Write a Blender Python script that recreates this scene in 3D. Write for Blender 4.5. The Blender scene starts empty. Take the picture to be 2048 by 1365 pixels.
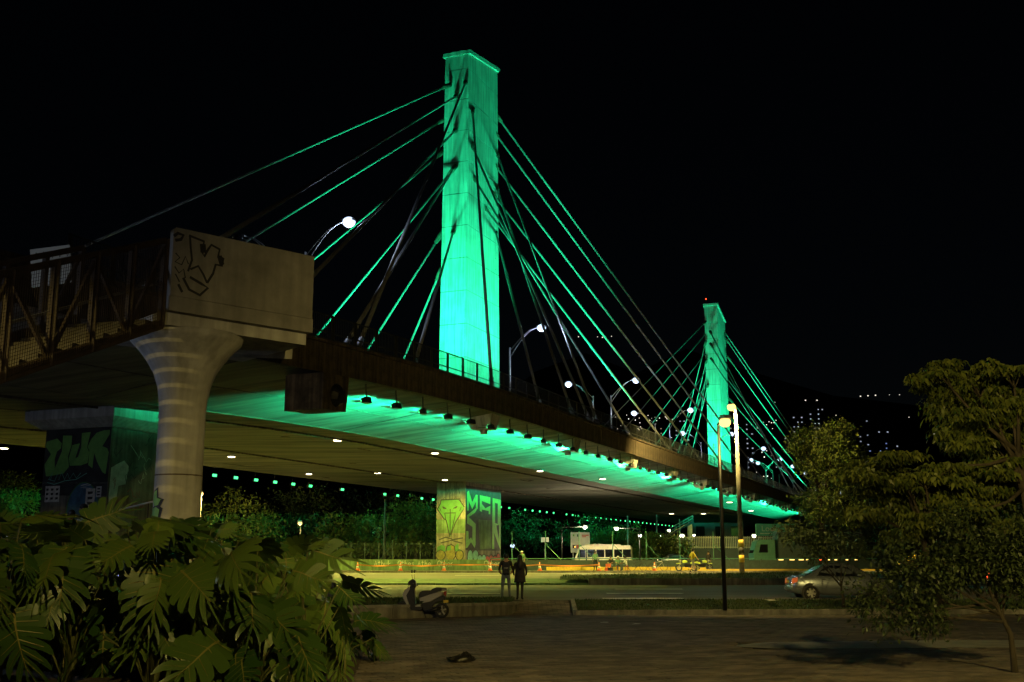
import bpy, math, random
import numpy as np
from mathutils import Vector, Matrix
random.seed(7); np.random.seed(7)
SC = bpy.context.scene
COL = SC.collection

# ---------------------------------------------------------------- camera, sky, exposure
FPX = 2190.0; PITCH = math.atan(436/2190); ZC = 2.0
cam_d = bpy.data.cameras.new('camera'); cam = bpy.data.objects.new('camera', cam_d); COL.objects.link(cam)
cam_d.sensor_width = 36; cam_d.lens = FPX/2048*36; cam_d.clip_start = 0.1; cam_d.clip_end = 6000
cam.location = (0, 0, ZC); cam.rotation_euler = (math.pi/2+PITCH, 0, 0)
SC.camera = cam
W = bpy.data.worlds.new('World'); SC.world = W; W.use_nodes = True
_n = W.node_tree.nodes; _l = W.node_tree.links
_sky = _n.new('ShaderNodeTexSky'); _sky.sky_type = 'NISHITA'; _sky.sun_disc = False
_sky.sun_elevation = math.radians(30); _sky.sun_rotation = math.radians(200)
_bg = _n['Background']; _bg.inputs['Strength'].default_value = 0.00022
_l.new(_sky.outputs[0], _bg.inputs['Color'])
SC.view_settings.view_transform = 'Standard'; SC.view_settings.look = 'None'
SC.view_settings.exposure = 0; SC.view_settings.gamma = 1
SC.render.engine = 'CYCLES'
SC.cycles.use_denoising = True
SC.cycles.max_bounces = 5; SC.cycles.diffuse_bounces = 3; SC.cycles.glossy_bounces = 2
SC.cycles.sample_clamp_indirect = 3.0

# light levels, in watts
SODIUM = (1.0, 0.74, 0.20); COOL = (0.62, 0.74, 1.0); GREEN = (0.015, 1.0, 0.41); SOFLAMP = (1.0, 0.83, 0.11)
PW = dict(pylon=34000, flood=9800, farflood=1000, soffit=6600, bridge=1300, verge=1000, island=24000, near=5600, plaza=12500, landing=1300, mast=105000, stair=1000, cool=1500, left=4500, bus=1400)

# ---------------------------------------------------------------- helpers
def ray(x, y):
    a = (x-1024)/FPX; b = (682.5-y)/FPX
    return Vector((a, math.cos(PITCH)-b*math.sin(PITCH), math.sin(PITCH)+b*math.cos(PITCH)))
def U(x, y, Y):
    r = ray(x, y); return Vector((0, 0, ZC)) + r*(Y/r.y)
def G(x, y, z):
    r = ray(x, y); return Vector((0, 0, ZC)) + r*((z-ZC)/r.z)

class MB:
    def __init__(s): s.v = []; s.f = []; s.m = []
    def add(s, vs, fs, mi=0):
        o = len(s.v); s.v += [tuple(v) for v in vs]
        s.f += [tuple(i+o for i in f) for f in fs]; s.m += [mi]*len(fs)
        return s
    def box(s, c, d, R=None, mi=0):
        vs = []
        for x in (-.5, .5):
            for y in (-.5, .5):
                for z in (-.5, .5):
                    q = Vector((x*d[0], y*d[1], z*d[2]))
                    if R is not None: q = R @ q
                    vs.append(q+Vector(c))
        return s.add(vs, [(0,1,3,2),(4,6,7,5),(0,4,5,1),(2,3,7,6),(0,2,6,4),(1,5,7,3)], mi)
    def bar(s, a, b, w, h, mi=0, up=(0,0,1)):
        a = Vector(a); b = Vector(b); d = b-a; L = d.length
        if L < 1e-6: return s
        y = d/L; x = y.cross(Vector(up))
        if x.length < 1e-4: x = Vector((1,0,0))
        x.normalize(); z = x.cross(y)
        R = Matrix((x, y, z)).transposed()
        return s.box((a+b)/2, (w, L, h), R, mi)
    def tube(s, pts, rad, n=8, mi=0):
        pts = [Vector(p) for p in pts]
        if not hasattr(rad, '__len__'): rad = [rad]*len(pts)
        o = len(s.v); prev = None
        for i, p in enumerate(pts):
            d = (pts[min(i+1, len(pts)-1)]-pts[max(i-1, 0)])
            d = d.normalized() if d.length > 1e-9 else Vector((0,0,1))
            if prev is None:
                x = d.cross(Vector((0,0,1)))
                if x.length < 1e-3: x = d.cross(Vector((0,1,0)))
            else:
                x = prev - d*prev.dot(d)
            x.normalize(); prev = x; y = d.cross(x)
            for k in range(n):
                t = 2*math.pi*k/n
                s.v.append(tuple(p + x*(rad[i]*math.cos(t)) + y*(rad[i]*math.sin(t))))
        for i in range(len(pts)-1):
            for k in range(n):
                s.f.append((o+i*n+k, o+i*n+(k+1)%n, o+(i+1)*n+(k+1)%n, o+(i+1)*n+k)); s.m.append(mi)
        s.f.append(tuple(o+k for k in reversed(range(n)))); s.m.append(mi)
        e = o+(len(pts)-1)*n
        s.f.append(tuple(e+k for k in range(n))); s.m.append(mi)
        return s
    def lathe(s, prof, n=20, c=(0,0,0), mi=0, sx=1, sy=1):
        o = len(s.v); c = Vector(c)
        for r, z in prof:
            for k in range(n):
                t = 2*math.pi*k/n; s.v.append((c.x+r*sx*math.cos(t), c.y+r*sy*math.sin(t), c.z+z))
        for i in range(len(prof)-1):
            for k in range(n):
                s.f.append((o+i*n+k, o+i*n+(k+1)%n, o+(i+1)*n+(k+1)%n, o+(i+1)*n+k)); s.m.append(mi)
        s.f.append(tuple(o+k for k in reversed(range(n)))); s.m.append(mi)
        e = o+(len(prof)-1)*n; s.f.append(tuple(e+k for k in range(n))); s.m.append(mi)
        return s
    def ell(s, c, r, n=12, m=8, mi=0):
        prof = [(math.sin(math.pi*i/m)*1.0 if 0 < i < m else 0.02, -math.cos(math.pi*i/m)*r[2]) for i in range(m+1)]
        return s.lathe(prof, n, c, mi, r[0], r[1])
    def poly(s, pts2, o, u, v, mi=0):
        o = Vector(o); u = Vector(u); v = Vector(v)
        return s.add([o+u*p[0]+v*p[1] for p in pts2], [tuple(range(len(pts2)))], mi)
    def slab(s, pts2, o, u, v, w, half, bev=0.0, mi=0):
        """polygon in the u,v plane made solid along w, edges eased by bev"""
        o = Vector(o); u = Vector(u); v = Vector(v); w = Vector(w); n = len(pts2)
        cx = sum(p[0] for p in pts2)/n; cy = sum(p[1] for p in pts2)/n
        def ring(k, h):
            out = []
            for p in pts2:
                dx, dy = p[0]-cx, p[1]-cy; L = math.hypot(dx, dy) or 1
                q = max(0, 1-k/L); out.append(o+u*(cx+dx*q)+v*(cy+dy*q)+w*h)
            return out
        rings = [ring(bev, -half), ring(0, -half+bev), ring(0, half-bev), ring(bev, half)] if bev else [ring(0, -half), ring(0, half)]
        vs = [q for r in rings for q in r]; fs = []
        for i in range(len(rings)-1):
            for k in range(n): fs.append((i*n+k, i*n+(k+1)%n, (i+1)*n+(k+1)%n, (i+1)*n+k))
        fs.append(tuple(reversed(range(n)))); fs.append(tuple((len(rings)-1)*n+k for k in range(n)))
        return s.add(vs, fs, mi)
    def stroke(s, pts2, o, u, v, w, mi=0):
        """flat painted stroke of width w through 2-D points, mitred"""
        o = Vector(o); u = Vector(u); v = Vector(v); P = [Vector((p[0], p[1])) for p in pts2]
        L = []; Rr = []
        for i, p in enumerate(P):
            d = P[min(i+1, len(P)-1)]-P[max(i-1, 0)]
            if d.length < 1e-9: d = Vector((1, 0))
            d.normalize(); nn = Vector((-d.y, d.x)); L.append(p+nn*w/2); Rr.append(p-nn*w/2)
        vs = [o+u*q.x+v*q.y for q in L+Rr]; k = len(P)
        return s.add(vs, [(i, i+1, k+i+1, k+i) for i in range(k-1)], mi)
    def mesh(s, name, mats, smooth=False):
        me = bpy.data.meshes.new(name); me.from_pydata(s.v, [], s.f)
        if not isinstance(mats, (list, tuple)): mats = [mats]
        for m in mats: me.materials.append(m)
        if len(mats) > 1: me.polygons.foreach_set('material_index', s.m)
        if smooth: me.polygons.foreach_set('use_smooth', [True]*len(s.f))
        me.update(); return me
    def build(s, name, mats, parent=None, smooth=False, world=False):
        return obj(name, s.mesh(name, mats, smooth), parent, world)

def obj(name, me, parent=None, world=False):
    o = bpy.data.objects.new(name, me); COL.objects.link(o)
    if parent is not None:
        o.parent = parent
        if world: o.matrix_parent_inverse = Matrix.Translation(-ROOTLOC.get(parent.name, Vector((0,0,0))))
    return o
ROOTLOC = {}
def empty(name, loc=(0,0,0), rz=0):
    o = bpy.data.objects.new(name, None); COL.objects.link(o); o.location = loc; o.rotation_euler = (0,0,rz)
    o.empty_display_size = .2; ROOTLOC[o.name] = Vector(loc); return o
def tag(o, label=None, cat=None, group=None, kind=None):
    if label: o['label'] = label
    if cat: o['category'] = cat
    if group: o['group'] = group
    if kind: o['kind'] = kind
    return o
def copy_tree(o, parent=None):
    c = o.copy(); COL.objects.link(c); c.parent = parent
    if parent is not None: c.matrix_parent_inverse = o.matrix_parent_inverse.copy()
    for ch in o.children: copy_tree(ch, c)
    return c
def spot(name, loc, target, power, color, deg, blend=.5, radius=.1, parent=None, world=True):
    d = bpy.data.lights.new(name, 'SPOT'); d.energy = power; d.color = color; d.spot_size = math.radians(deg)
    d.spot_blend = blend; d.shadow_soft_size = radius
    o = obj(name, d, parent, world); o.location = loc
    o.rotation_euler = (Vector(target)-Vector(loc)).to_track_quat('-Z', 'Y').to_euler(); return o
def point(name, loc, power, color, radius=.15, parent=None, world=True):
    d = bpy.data.lights.new(name, 'POINT'); d.energy = power; d.color = color; d.shadow_soft_size = radius
    o = obj(name, d, parent, world); o.location = loc; return o

def nth(i):
    a = ['first','second','third','fourth','fifth','sixth','seventh','eighth','ninth','tenth','eleventh','twelfth','thirteenth','fourteenth','fifteenth','sixteenth','seventeenth','eighteenth','nineteenth']
    if i < 19: return a[i]
    t, u = divmod(i+1, 10); tens = {2:('twentieth','twenty'),3:('thirtieth','thirty'),4:('fortieth','forty'),5:('fiftieth','fifty'),6:('sixtieth','sixty')}[t]
    return tens[0] if u == 0 else tens[1]+'-'+a[u-1]
# ---------------------------------------------------------------- materials
MATS = {}
def mat(name, col, rough=.7, metal=0, var=.25, scale=4.0, bump=.15, detail=6, dark=None, stretch=None, streak=0, spec=None, coords='Object'):
    m = bpy.data.materials.new(name); m.use_nodes = True; nt = m.node_tree; N = nt.nodes; L = nt.links
    b = N['Principled BSDF']; b.inputs['Roughness'].default_value = rough; b.inputs['Metallic'].default_value = metal
    if spec is not None: b.inputs['Specular IOR Level'].default_value = spec
    if coords == 'World':
        g = N.new('ShaderNodeNewGeometry'); src = g.outputs['Position']
    else:
        tc = N.new('ShaderNodeTexCoord'); src = tc.outputs['Object']
    mp = N.new('ShaderNodeMapping'); L.new(src, mp.inputs['Vector'])
    if stretch: mp.inputs['Scale'].default_value = stretch
    n1 = N.new('ShaderNodeTexNoise'); n1.inputs['Scale'].default_value = scale; n1.inputs['Detail'].default_value = detail; n1.inputs['Roughness'].default_value = .62
    L.new(mp.outputs[0], n1.inputs['Vector'])
    r = N.new('ShaderNodeValToRGB'); L.new(n1.outputs['Fac'], r.inputs['Fac'])
    lo = dark if dark else tuple(max(0, c*(1-var*1.6)) for c in col); hi = tuple(min(1, c*(1+var*.9)) for c in col)
    r.color_ramp.elements[0].position = .3; r.color_ramp.elements[1].position = .72
    r.color_ramp.elements[0].color = (*lo, 1); r.color_ramp.elements[1].color = (*hi, 1)
    out = r.outputs[0]
    if streak:
        mp2 = N.new('ShaderNodeMapping'); L.new(src, mp2.inputs['Vector']); mp2.inputs['Scale'].default_value = (2.2, 2.2, .12)
        n2 = N.new('ShaderNodeTexNoise'); n2.inputs['Scale'].default_value = 2.0; n2.inputs['Detail'].default_value = 5; L.new(mp2.outputs[0], n2.inputs['Vector'])
        r2 = N.new('ShaderNodeValToRGB'); L.new(n2.outputs['Fac'], r2.inputs['Fac'])
        r2.color_ramp.elements[0].position = .38; r2.color_ramp.elements[1].position = .62
        r2.color_ramp.elements[0].color = (1-streak,)*3+(1,); r2.color_ramp.elements[1].color = (1,1,1,1)
        mx = N.new('ShaderNodeMix'); mx.data_type = 'RGBA'; mx.blend_type = 'MULTIPLY'; mx.inputs[0].default_value = 1
        L.new(out, mx.inputs[6]); L.new(r2.outputs[0], mx.inputs[7]); out = mx.outputs[2]
    L.new(out, b.inputs['Base Color'])
    if bump:
        n3 = N.new('ShaderNodeTexNoise'); n3.inputs['Scale'].default_value = scale*6; n3.inputs['Detail'].default_value = 4; L.new(mp.outputs[0], n3.inputs['Vector'])
        bp = N.new('ShaderNodeBump'); bp.inputs['Strength'].default_value = bump; bp.inputs['Distance'].default_value = .02
        L.new(n3.outputs['Fac'], bp.inputs['Height']); L.new(bp.outputs[0], b.inputs['Normal'])
    MATS[name] = m; return m
def emat(name, col, strength):
    m = bpy.data.materials.new(name); m.use_nodes = True; b = m.node_tree.nodes['Principled BSDF']
    b.inputs['Base Color'].default_value = (.02,.02,.02,1)
    b.inputs['Emission Color'].default_value = (*col, 1); b.inputs['Emission Strength'].default_value = strength
    MATS[name] = m; return m
def leafmat(name, lo, hi, rough=.5, trans=.2):
    m = bpy.data.materials.new(name); m.use_nodes = True; nt = m.node_tree; N = nt.nodes; L = nt.links; b = N['Principled BSDF']
    g = N.new('ShaderNodeNewGeometry'); r = N.new('ShaderNodeValToRGB'); L.new(g.outputs['Random Per Island'], r.inputs['Fac'])
    r.color_ramp.elements[0].color = (*lo, 1); r.color_ramp.elements[1].color = (*hi, 1)
    L.new(r.outputs[0], b.inputs['Base Color']); b.inputs['Roughness'].default_value = rough
    t = N.new('ShaderNodeBsdfTranslucent'); L.new(r.outputs[0], t.inputs['Color'])
    mx = N.new('ShaderNodeMixShader'); mx.inputs[0].default_value = trans
    L.new(b.outputs[0], mx.inputs[1]); L.new(t.outputs[0], mx.inputs[2]); L.new(mx.outputs[0], N['Material Output'].inputs['Surface'])
    MATS[name] = m; return m

mat('concrete', (.42,.41,.38), .85, var=.22, scale=.9, streak=.3)
mat('pylon_concrete', (.50,.50,.48), .8, var=.13, scale=.7, bump=.1, streak=.38)
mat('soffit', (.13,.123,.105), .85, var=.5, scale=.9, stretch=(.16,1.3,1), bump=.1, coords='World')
mat('fascia', (.12,.092,.066), .9, var=.45, scale=1.6, streak=.65)
mat('rail_metal', (.09,.10,.095), .5, metal=.6, var=.3, scale=6, bump=0)
mat('cable', (.27,.28,.28), .5, var=.15, scale=3, bump=.08)
mat('asphalt', (.135,.13,.115), .8, var=.28, scale=.35, bump=.1, stretch=(.12,1,1), coords='World')
mat('paint_white', (.8,.78,.7), .7, var=.25, scale=5, bump=0)
mat('paver', (.155,.135,.115), .85, var=.38, scale=1.1, bump=.25, coords='World')
def _paver_tones():
    m = MATS['paver']; nt = m.node_tree; N = nt.nodes; L = nt.links; b = N['Principled BSDF']
    g = N.new('ShaderNodeNewGeometry'); oi = N.new('ShaderNodeObjectInfo'); ad = N.new('ShaderNodeMath'); ad.operation = 'ADD'
    L.new(g.outputs['Random Per Island'], ad.inputs[0]); L.new(oi.outputs['Random'], ad.inputs[1])
    fr = N.new('ShaderNodeMath'); fr.operation = 'FRACT'; L.new(ad.outputs[0], fr.inputs[0])
    r = N.new('ShaderNodeValToRGB'); L.new(fr.outputs[0], r.inputs['Fac'])
    r.color_ramp.elements[0].color = (.62,.60,.60,1); r.color_ramp.elements[1].color = (1.25,1.2,1.12,1)
    mx = N.new('ShaderNodeMix'); mx.data_type = 'RGBA'; mx.blend_type = 'MULTIPLY'; mx.inputs[0].default_value = 1
    src = b.inputs['Base Color'].links[0].from_socket
    L.new(src, mx.inputs[6]); L.new(r.outputs[0], mx.inputs[7]); L.new(mx.outputs[2], b.inputs['Base Color'])
_paver_tones()
mat('joint_sand', (.035,.03,.024), .95, var=.3, scale=5, coords='World')
mat('pale_paving', (.33,.335,.32), .85, var=.22, scale=1.4, coords='World')
mat('kerb', (.27,.26,.23), .85, var=.3, scale=2.5, streak=.3)
mat('soil', (.045,.032,.02), .95, var=.4, scale=3, bump=.5)
mat('turf', (.022,.036,.010), .95, var=.4, scale=2.5, bump=.5, coords='World')
mat('far_ground', (.05,.048,.04), .95, var=.3, scale=.3, coords='World')
mat('hill', (.012,.016,.010), 1, var=.4, scale=.01)
mat('old_wall', (.20,.19,.16), .9, var=.35, scale=1.2, streak=.45)
mat('green_lit_wall', (.11,.19,.09), .9, var=.3, scale=1.2, streak=.4)  # green floodlight spill on the concrete, put into its base colour
mat('bridge_paint', (.23,.22,.20), .75, var=.2, scale=1.5, streak=.2)
mat('truss_brown', (.055,.038,.024), .65, var=.3, scale=5, bump=.1)
mat('black_paint', (.012,.012,.012), .7, var=.2, bump=0)
mat('graf_green', (.17,.40,.09), .7, var=.15, scale=3, bump=0)
mat('graf_lime', (.055,.17,.04), .7, var=.2, scale=3, bump=0)
mat('graf_blue', (.05,.13,.22), .7, var=.3, scale=3, bump=0)
mat('graf_orange', (.15,.13,.035), .7, var=.3, scale=3, bump=0)
mat('graf_teal', (.16,.42,.34), .7, var=.25, scale=3, bump=0)
mat('graf_dark', (.03,.032,.034), .75, var=.5, scale=1.5, bump=0)
mat('graf_white', (.6,.6,.56), .7, var=.2, scale=4, bump=0)
mat('graf_red', (.3,.03,.025), .7, var=.2, bump=0)
mat('paper', (.55,.54,.5), .8, var=.25, scale=6, bump=0)
mat('dark_metal', (.03,.03,.032), .45, metal=.7, var=.2, bump=0)
mat('galv', (.36,.37,.37), .45, metal=.5, var=.2, scale=5, bump=0)
mat('pole_concrete', (.13,.12,.10), .85, var=.2, scale=3, streak=.2)
mat('pole_yellow', (.6,.42,.05), .7, var=.2)
mat('bark', (.045,.036,.026), .95, var=.35, scale=8, bump=.6, stretch=(1,1,.3))
mat('stem_green', (.09,.10,.03), .6, var=.3, scale=6, bump=.1)
mat('rubber', (.018,.018,.018), .8, var=.3, bump=.1)
mat('plastic_black', (.016,.016,.017), .4, var=.2, bump=0)
mat('scooter_white', (.33,.31,.28), .3, var=.06, bump=0)
mat('seat_vinyl', (.02,.02,.02), .55, var=.3, bump=.1)
mat('alloy', (.5,.5,.5), .3, metal=.9, var=.1, bump=0)
mat('car_silver', (.27,.31,.37), .25, metal=.75, var=.05, bump=0)
mat('car_dark', (.03,.033,.04), .25, metal=.4, var=.05, bump=0)
mat('car_yellow', (.6,.42,.04), .35, var=.05, bump=0)
mat('car_blue_lit', (.10,.13,.25), .3, metal=.4, var=.05, bump=0)  # reflected blue light put into the body colour
mat('glass_dark', (.008,.009,.010), .08, var=.1, bump=0)
mat('bus_cream', (.72,.67,.48), .4, var=.08, bump=0)
mat('truck_green', (.05,.17,.12), .5, var=.15, bump=0)
mat('truck_dark', (.03,.055,.048), .6, var=.2, bump=0)
mat('sign_white', (.55,.58,.54), .6, var=.1, scale=2, bump=0)
mat('sign_red', (.5,.06,.04), .6, var=.1, bump=0)
mat('sign_teal', (.10,.34,.28), .6, var=.1, bump=0)
mat('skin', (.36,.21,.14), .6, var=.12, scale=9, bump=0)
mat('skin_brown', (.20,.11,.07), .6, var=.12, scale=9, bump=0)
mat('hair_black', (.010,.008,.007), .6, var=.3, bump=.2)
mat('cloth_black', (.014,.014,.016), .9, var=.3, scale=9, bump=.2)
mat('cloth_navy', (.02,.022,.035), .9, var=.3, scale=9, bump=.2)
mat('jeans', (.10,.125,.16), .9, var=.3, scale=9, bump=.2)
mat('cloth_yellow', (.62,.46,.04), .9, var=.15, scale=9, bump=.2)
mat('cloth_grey', (.22,.23,.22), .9, var=.2, scale=9, bump=.2)
mat('cloth_white', (.6,.62,.58), .9, var=.15, scale=9, bump=.2)
mat('cloth_green', (.10,.22,.12), .9, var=.2, scale=9, bump=.2)
mat('cone_orange', (.75,.16,.03), .6, var=.1, bump=0)
mat('tape_orange', (.75,.25,.05), .6, var=.1, bump=0)
mat('moto_lime', (.5,.62,.10), .35, var=.1, bump=0)
mat('crate_red', (.5,.08,.03), .6, var=.15, bump=0)
mat('tower_dark', (.05,.05,.055), .9, var=.2, scale=.2, bump=0)
mat('block_wall', (.035,.05,.075), .9, var=.2, scale=.4, bump=0)
mat('bag_black', (.012,.012,.012), .35, var=.3, bump=.4, scale=9)
leafmat('monstera', (.025,.07,.015), (.12,.19,.035), .38, .15)
_mt = MATS['monstera'].node_tree; _oi = _mt.nodes.new('ShaderNodeObjectInfo')
_mt.links.new(_oi.outputs['Random'], [n for n in _mt.nodes if n.type == 'VALTORGB'][0].inputs['Fac'])
mat('monstera_rib', (.20,.19,.05), .5, var=.15, bump=0)
leafmat('leaf_big', (.035,.06,.012), (.13,.15,.03), .5, .25)
leafmat('leaf_mid', (.05,.085,.018), (.14,.17,.035), .55, .25)
leafmat('leaf_dark', (.025,.045,.016), (.06,.085,.028), .55, .2)
leafmat('grass_blade', (.025,.05,.012), (.06,.09,.02), .7, .2)
emat('e_green', (.08,1,.30), 2.2); emat('e_cool', (.58,.72,1.0), 1.9); emat('e_sodium', (1,.60,.17), 2.6)
emat('e_soffit', (1,.86,.50), 10); emat('e_white', (1,.93,.78), 9); emat('e_red', (1,.08,.02), 4); emat('e_amber', (1,.45,.05), 5)
emat('e_win', (.75,.85,1.0), .5); emat('e_winblue', (.35,.5,1.0), .5); emat('e_winwarm', (1,.8,.5), .3); emat('e_blue', (.12,.10,1.0), 3)
emat('e_city', (1,.9,.75), 1.3); emat('e_bluewall', (.2,.35,1.0), .25); emat('e_taillow', (1,.16,.02), .4); emat('e_marker', (1,.62,.15), 4)
M = MATS

# ================================================================ GROUND
def sheet(name, pts, m, kind='structure', parent=None, th=0):
    mb = MB(); n = len(pts); mb.add(pts, [tuple(range(n))])
    if th:
        mb.add([(p[0], p[1], p[2]-th) for p in pts], []); 
        mb.f += [(i, n+i, n+(i+1) % n, (i+1) % n) for i in range(n)]; mb.m += [0]*n
    o = mb.build(name, m, parent)
    if kind and parent is None: o['kind'] = kind
    return o
def strip(name, rows, m, parent=None, kind='structure'):
    """rows: list of equally long point lists, lofted"""
    mb = MB(); k = len(rows[0])
    for r in rows: mb.v += [tuple(p) for p in r]
    for i in range(len(rows)-1):
        for j in range(k-1): mb.f.append((i*k+j, i*k+j+1, (i+1)*k+j+1, (i+1)*k+j)); mb.m.append(0)
    o = mb.build(name, m, parent, smooth=True)
    if parent is None and kind: o['kind'] = kind
    return o
_prof = [(-60,-.12),(40,-.12),(44.5,.1),(70,.12),(92,.5),(104,.85),(400,.85),(3200,.85)]
strip('ground', [[(-3000,y,z),(-200,y,z),(-40,y,z),(40,y,z),(200,y,z),(3000,y,z)] for y,z in _prof], M['far_ground'])
ROADZ = .40
road = strip('road', [[(x, 45, ROADZ), (x, 57, ROADZ+.05), (x, 70.2, ROADZ)] for x in range(-130, 171, 20)], M['asphalt'])
def far_z(y): return .62+(y-76)*.0135
road2 = strip('far_road', [[(x, 76, far_z(76)), (x, 85, far_z(85)+.03), (x, 94, far_z(94))] for x in range(-130, 171, 20)], M['asphalt'])
def dash(px0, px1, py, z, w, parent):
    a = G(px0, py, z); b = G(px1, py, z)
    mb = MB(); mb.add([(a.x, a.y-w, z), (b.x, b.y-w, z), (b.x, b.y+w, z), (a.x, a.y+w, z)], [(0,1,2,3)])
    mb.build('lane_marking', M['paint_white'], parent)
for a in [(895,1000,1187.5),(1205,1365,1197),(1213,1365,1187),(1230,1365,1178.5),(1533,1552,1200.5),(880,1006,1197.5),(690,700,1177),(640,700,1177.5),(500,640,1187),(690,750,1169)]:
    dash(*a, ROADZ+.057, .42, road)
for a in [(680,770,1149.5),(910,1005,1151),(1150,1200,1153),(560,640,1150)]:
    dash(*a, far_z(85)+.045, .55, road2)
# retaining wall with grass on top, left of the ramp
WA = Vector((-13.5, 33.4, 0)); WB = Vector((-.95, 40.35, 0)); _wd = (WB-WA).normalized()
rw = empty('retaining_wall', tuple(WA)); tag(rw, 'low concrete retaining wall behind the parked white scooter, grass on top', 'wall')
curve = [WA, WB, WB+Vector((.75,.62,0)), WB+Vector((1.15,1.6,0)), WB+Vector((1.2,3.0,0))]
ztop = [.46,.46,.45,.43,.42]
mb = MB()
for i in range(len(curve)-1):
    L = (curve[i+1]-curve[i]).length; k = max(1, int(L/1.6))
    for j in range(k):
        a = curve[i].lerp(curve[i+1], j/k); b = curve[i].lerp(curve[i+1], (j+1)/k); g = (b-a).normalized()*.008
        za, zb = ztop[i]+(ztop[i+1]-ztop[i])*j/k, ztop[i]+(ztop[i+1]-ztop[i])*(j+1)/k
        nn = Vector((-g.y, g.x, 0)).normalized()*.22
        for nm, lo, ex, m_ in (('wall_block', -.1, 0, 'old_wall'), ('coping', None, .035, 'kerb')):
            q = MB(); o_ = nn.normalized()*ex
            z0a, z0b = (lo, lo) if lo is not None else (za-.09, zb-.09)
            z1a, z1b = (za-.092, zb-.092) if lo is not None else (za, zb)
            P_ = [a+g-o_, b-g-o_, b-g+nn, a+g+nn]; z0 = [z0a, z0b, z0b, z0a]; z1 = [z1a, z1b, z1b, z1a]
            q.add([(p.x,p.y,z) for p,z in zip(P_, z0)]+[(p.x,p.y,z) for p,z in zip(P_, z1)], [(0,1,2,3),(4,5,6,7),(0,1,5,4),(1,2,6,5),(2,3,7,6),(3,0,4,7)])
            q.build(nm, M[m_], rw, world=True)
def bank(name, lo, hi, m, zmid=.12, n=40, rows=6):
    """grass bank lofted between two 3-D polylines"""
    R_ = []
    for i in range(rows+1):
        t = i/rows; r = []
        for j in range(len(lo)):
            p = Vector(lo[j]).lerp(Vector(hi[j]), t); p.z += zmid*math.sin(math.pi*t); r.append(p)
        R_.append(r)
    return strip(name, R_, m), R_
vl = [WA.lerp(WB, t/10) for t in range(11)]
lo = [(p.x-.1, p.y+.2, .43) for p in vl]+[(WB.x+.5, WB.y+.8, .42), (WB.x+.9, WB.y+1.7, .41), (WB.x+1.0, WB.y+3, .40)]
hi = [(-13.5+t*1.25, 45.1, .41) for t in range(11)]+[(-.7,45.1,.41),(-.2,45.1,.41),(.1,45.1,.405)]
left_bank, LB = bank('grass_verge', lo, hi, M['turf'], .10)
# ramp of pavers from plaza up to the road
RX0, RX1 = -.15, 3.0
rlo = [Vector((-.1, 40.95, .0)), Vector((2.75, 41.1, .0))]; rhi = [Vector((.25, 45.0, .405)), Vector((2.3, 45.0, .405))]
ramp = strip('ramp', [[rlo[0].lerp(rhi[0], t/6)+Vector((0,0,-.03)), rlo[1].lerp(rhi[1], t/6)+Vector((0,0,-.03))] for t in range(7)], M['joint_sand'])
# right verge with kerb
kerbpts = [G(1150,1231,0), G(1300,1229.5,0), G(1500,1228.5,0), G(1690,1228,0), Vector((20,42.0,0)), Vector((45,42.2,0))]
kerb = empty('kerb', tuple(kerbpts[0])); kerb['kind'] = 'structure'
for i in range(len(kerbpts)-1):
    a, b = kerbpts[i], kerbpts[i+1]; L = (b-a).length; k = max(1, int(L/1.0))
    for j in range(k):
        p = a.lerp(b, j/k); q = a.lerp(b, (j+1)/k); d = (q-p).normalized()*.006
        MB().bar(p+d+Vector((0,.08,.03)), q-d+Vector((0,.08,.03)), .16, .26).build('kerb_stone', M['kerb'], kerb, world=True)
MB().bar(kerbpts[0]+Vector((.02,.17,.05)), Vector((2.42,45,.3)), .16, .26).build('kerb_stone', M['kerb'], kerb, world=True)
lo = [(kerbpts[0].x+.1, kerbpts[0].y+.2, .13)]+[(p.x, p.y+.17, .13) for p in kerbpts[1:]]
hi = [(2.5,45.1,.41),(5.5,45.1,.41),(9,45.1,.41),(12.5,45.1,.41),(20,45.1,.41),(45,45.1,.41)]
def densify(a, k=6):
    out = []
    for i in range(len(a)-1):
        for j in range(k): out.append(Vector(a[i]).lerp(Vector(a[i+1]), j/k))
    return out+[Vector(a[-1])]
right_bank, RB = bank('grass_verge', densify(lo), densify(hi), M['turf'], .03)
# median between the two carriageways: pale low wall on the left, grass island on the right
med = empty('median', (-60,70.4,0)); med['kind'] = 'structure'
x = -60.0; i = 0
while x < 60:
    w = 2.4; MB().box((x+w/2, 70.45, .42+(.0 if x < 3 else .16)), (w-.02, .3, .18+.3*(x >= 3)+.01*math.sin(i*2.1))).build('kerb_stone', M['green_lit_wall' if x < 3 else 'old_wall'], med, world=True)
    if x < 3.5:
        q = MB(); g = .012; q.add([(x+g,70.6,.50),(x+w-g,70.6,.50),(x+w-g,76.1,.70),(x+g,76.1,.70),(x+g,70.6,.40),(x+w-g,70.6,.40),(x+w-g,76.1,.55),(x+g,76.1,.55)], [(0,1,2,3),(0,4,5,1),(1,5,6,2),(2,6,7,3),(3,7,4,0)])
        q.build('concrete_slab', M['green_lit_wall'], med, world=True)
    x += w; i += 1
isl_lo = densify([(3,71.0,.70),(10,71.0,.72),(25,71.0,.72),(60,71,.72)]); isl_hi = densify([(3.5,76.0,.70),(8,80,.78),(20,86.5,.86),(60,87,.86)])
island, IB = bank('grass_island', isl_lo, isl_hi, M['turf'], .22)
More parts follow.
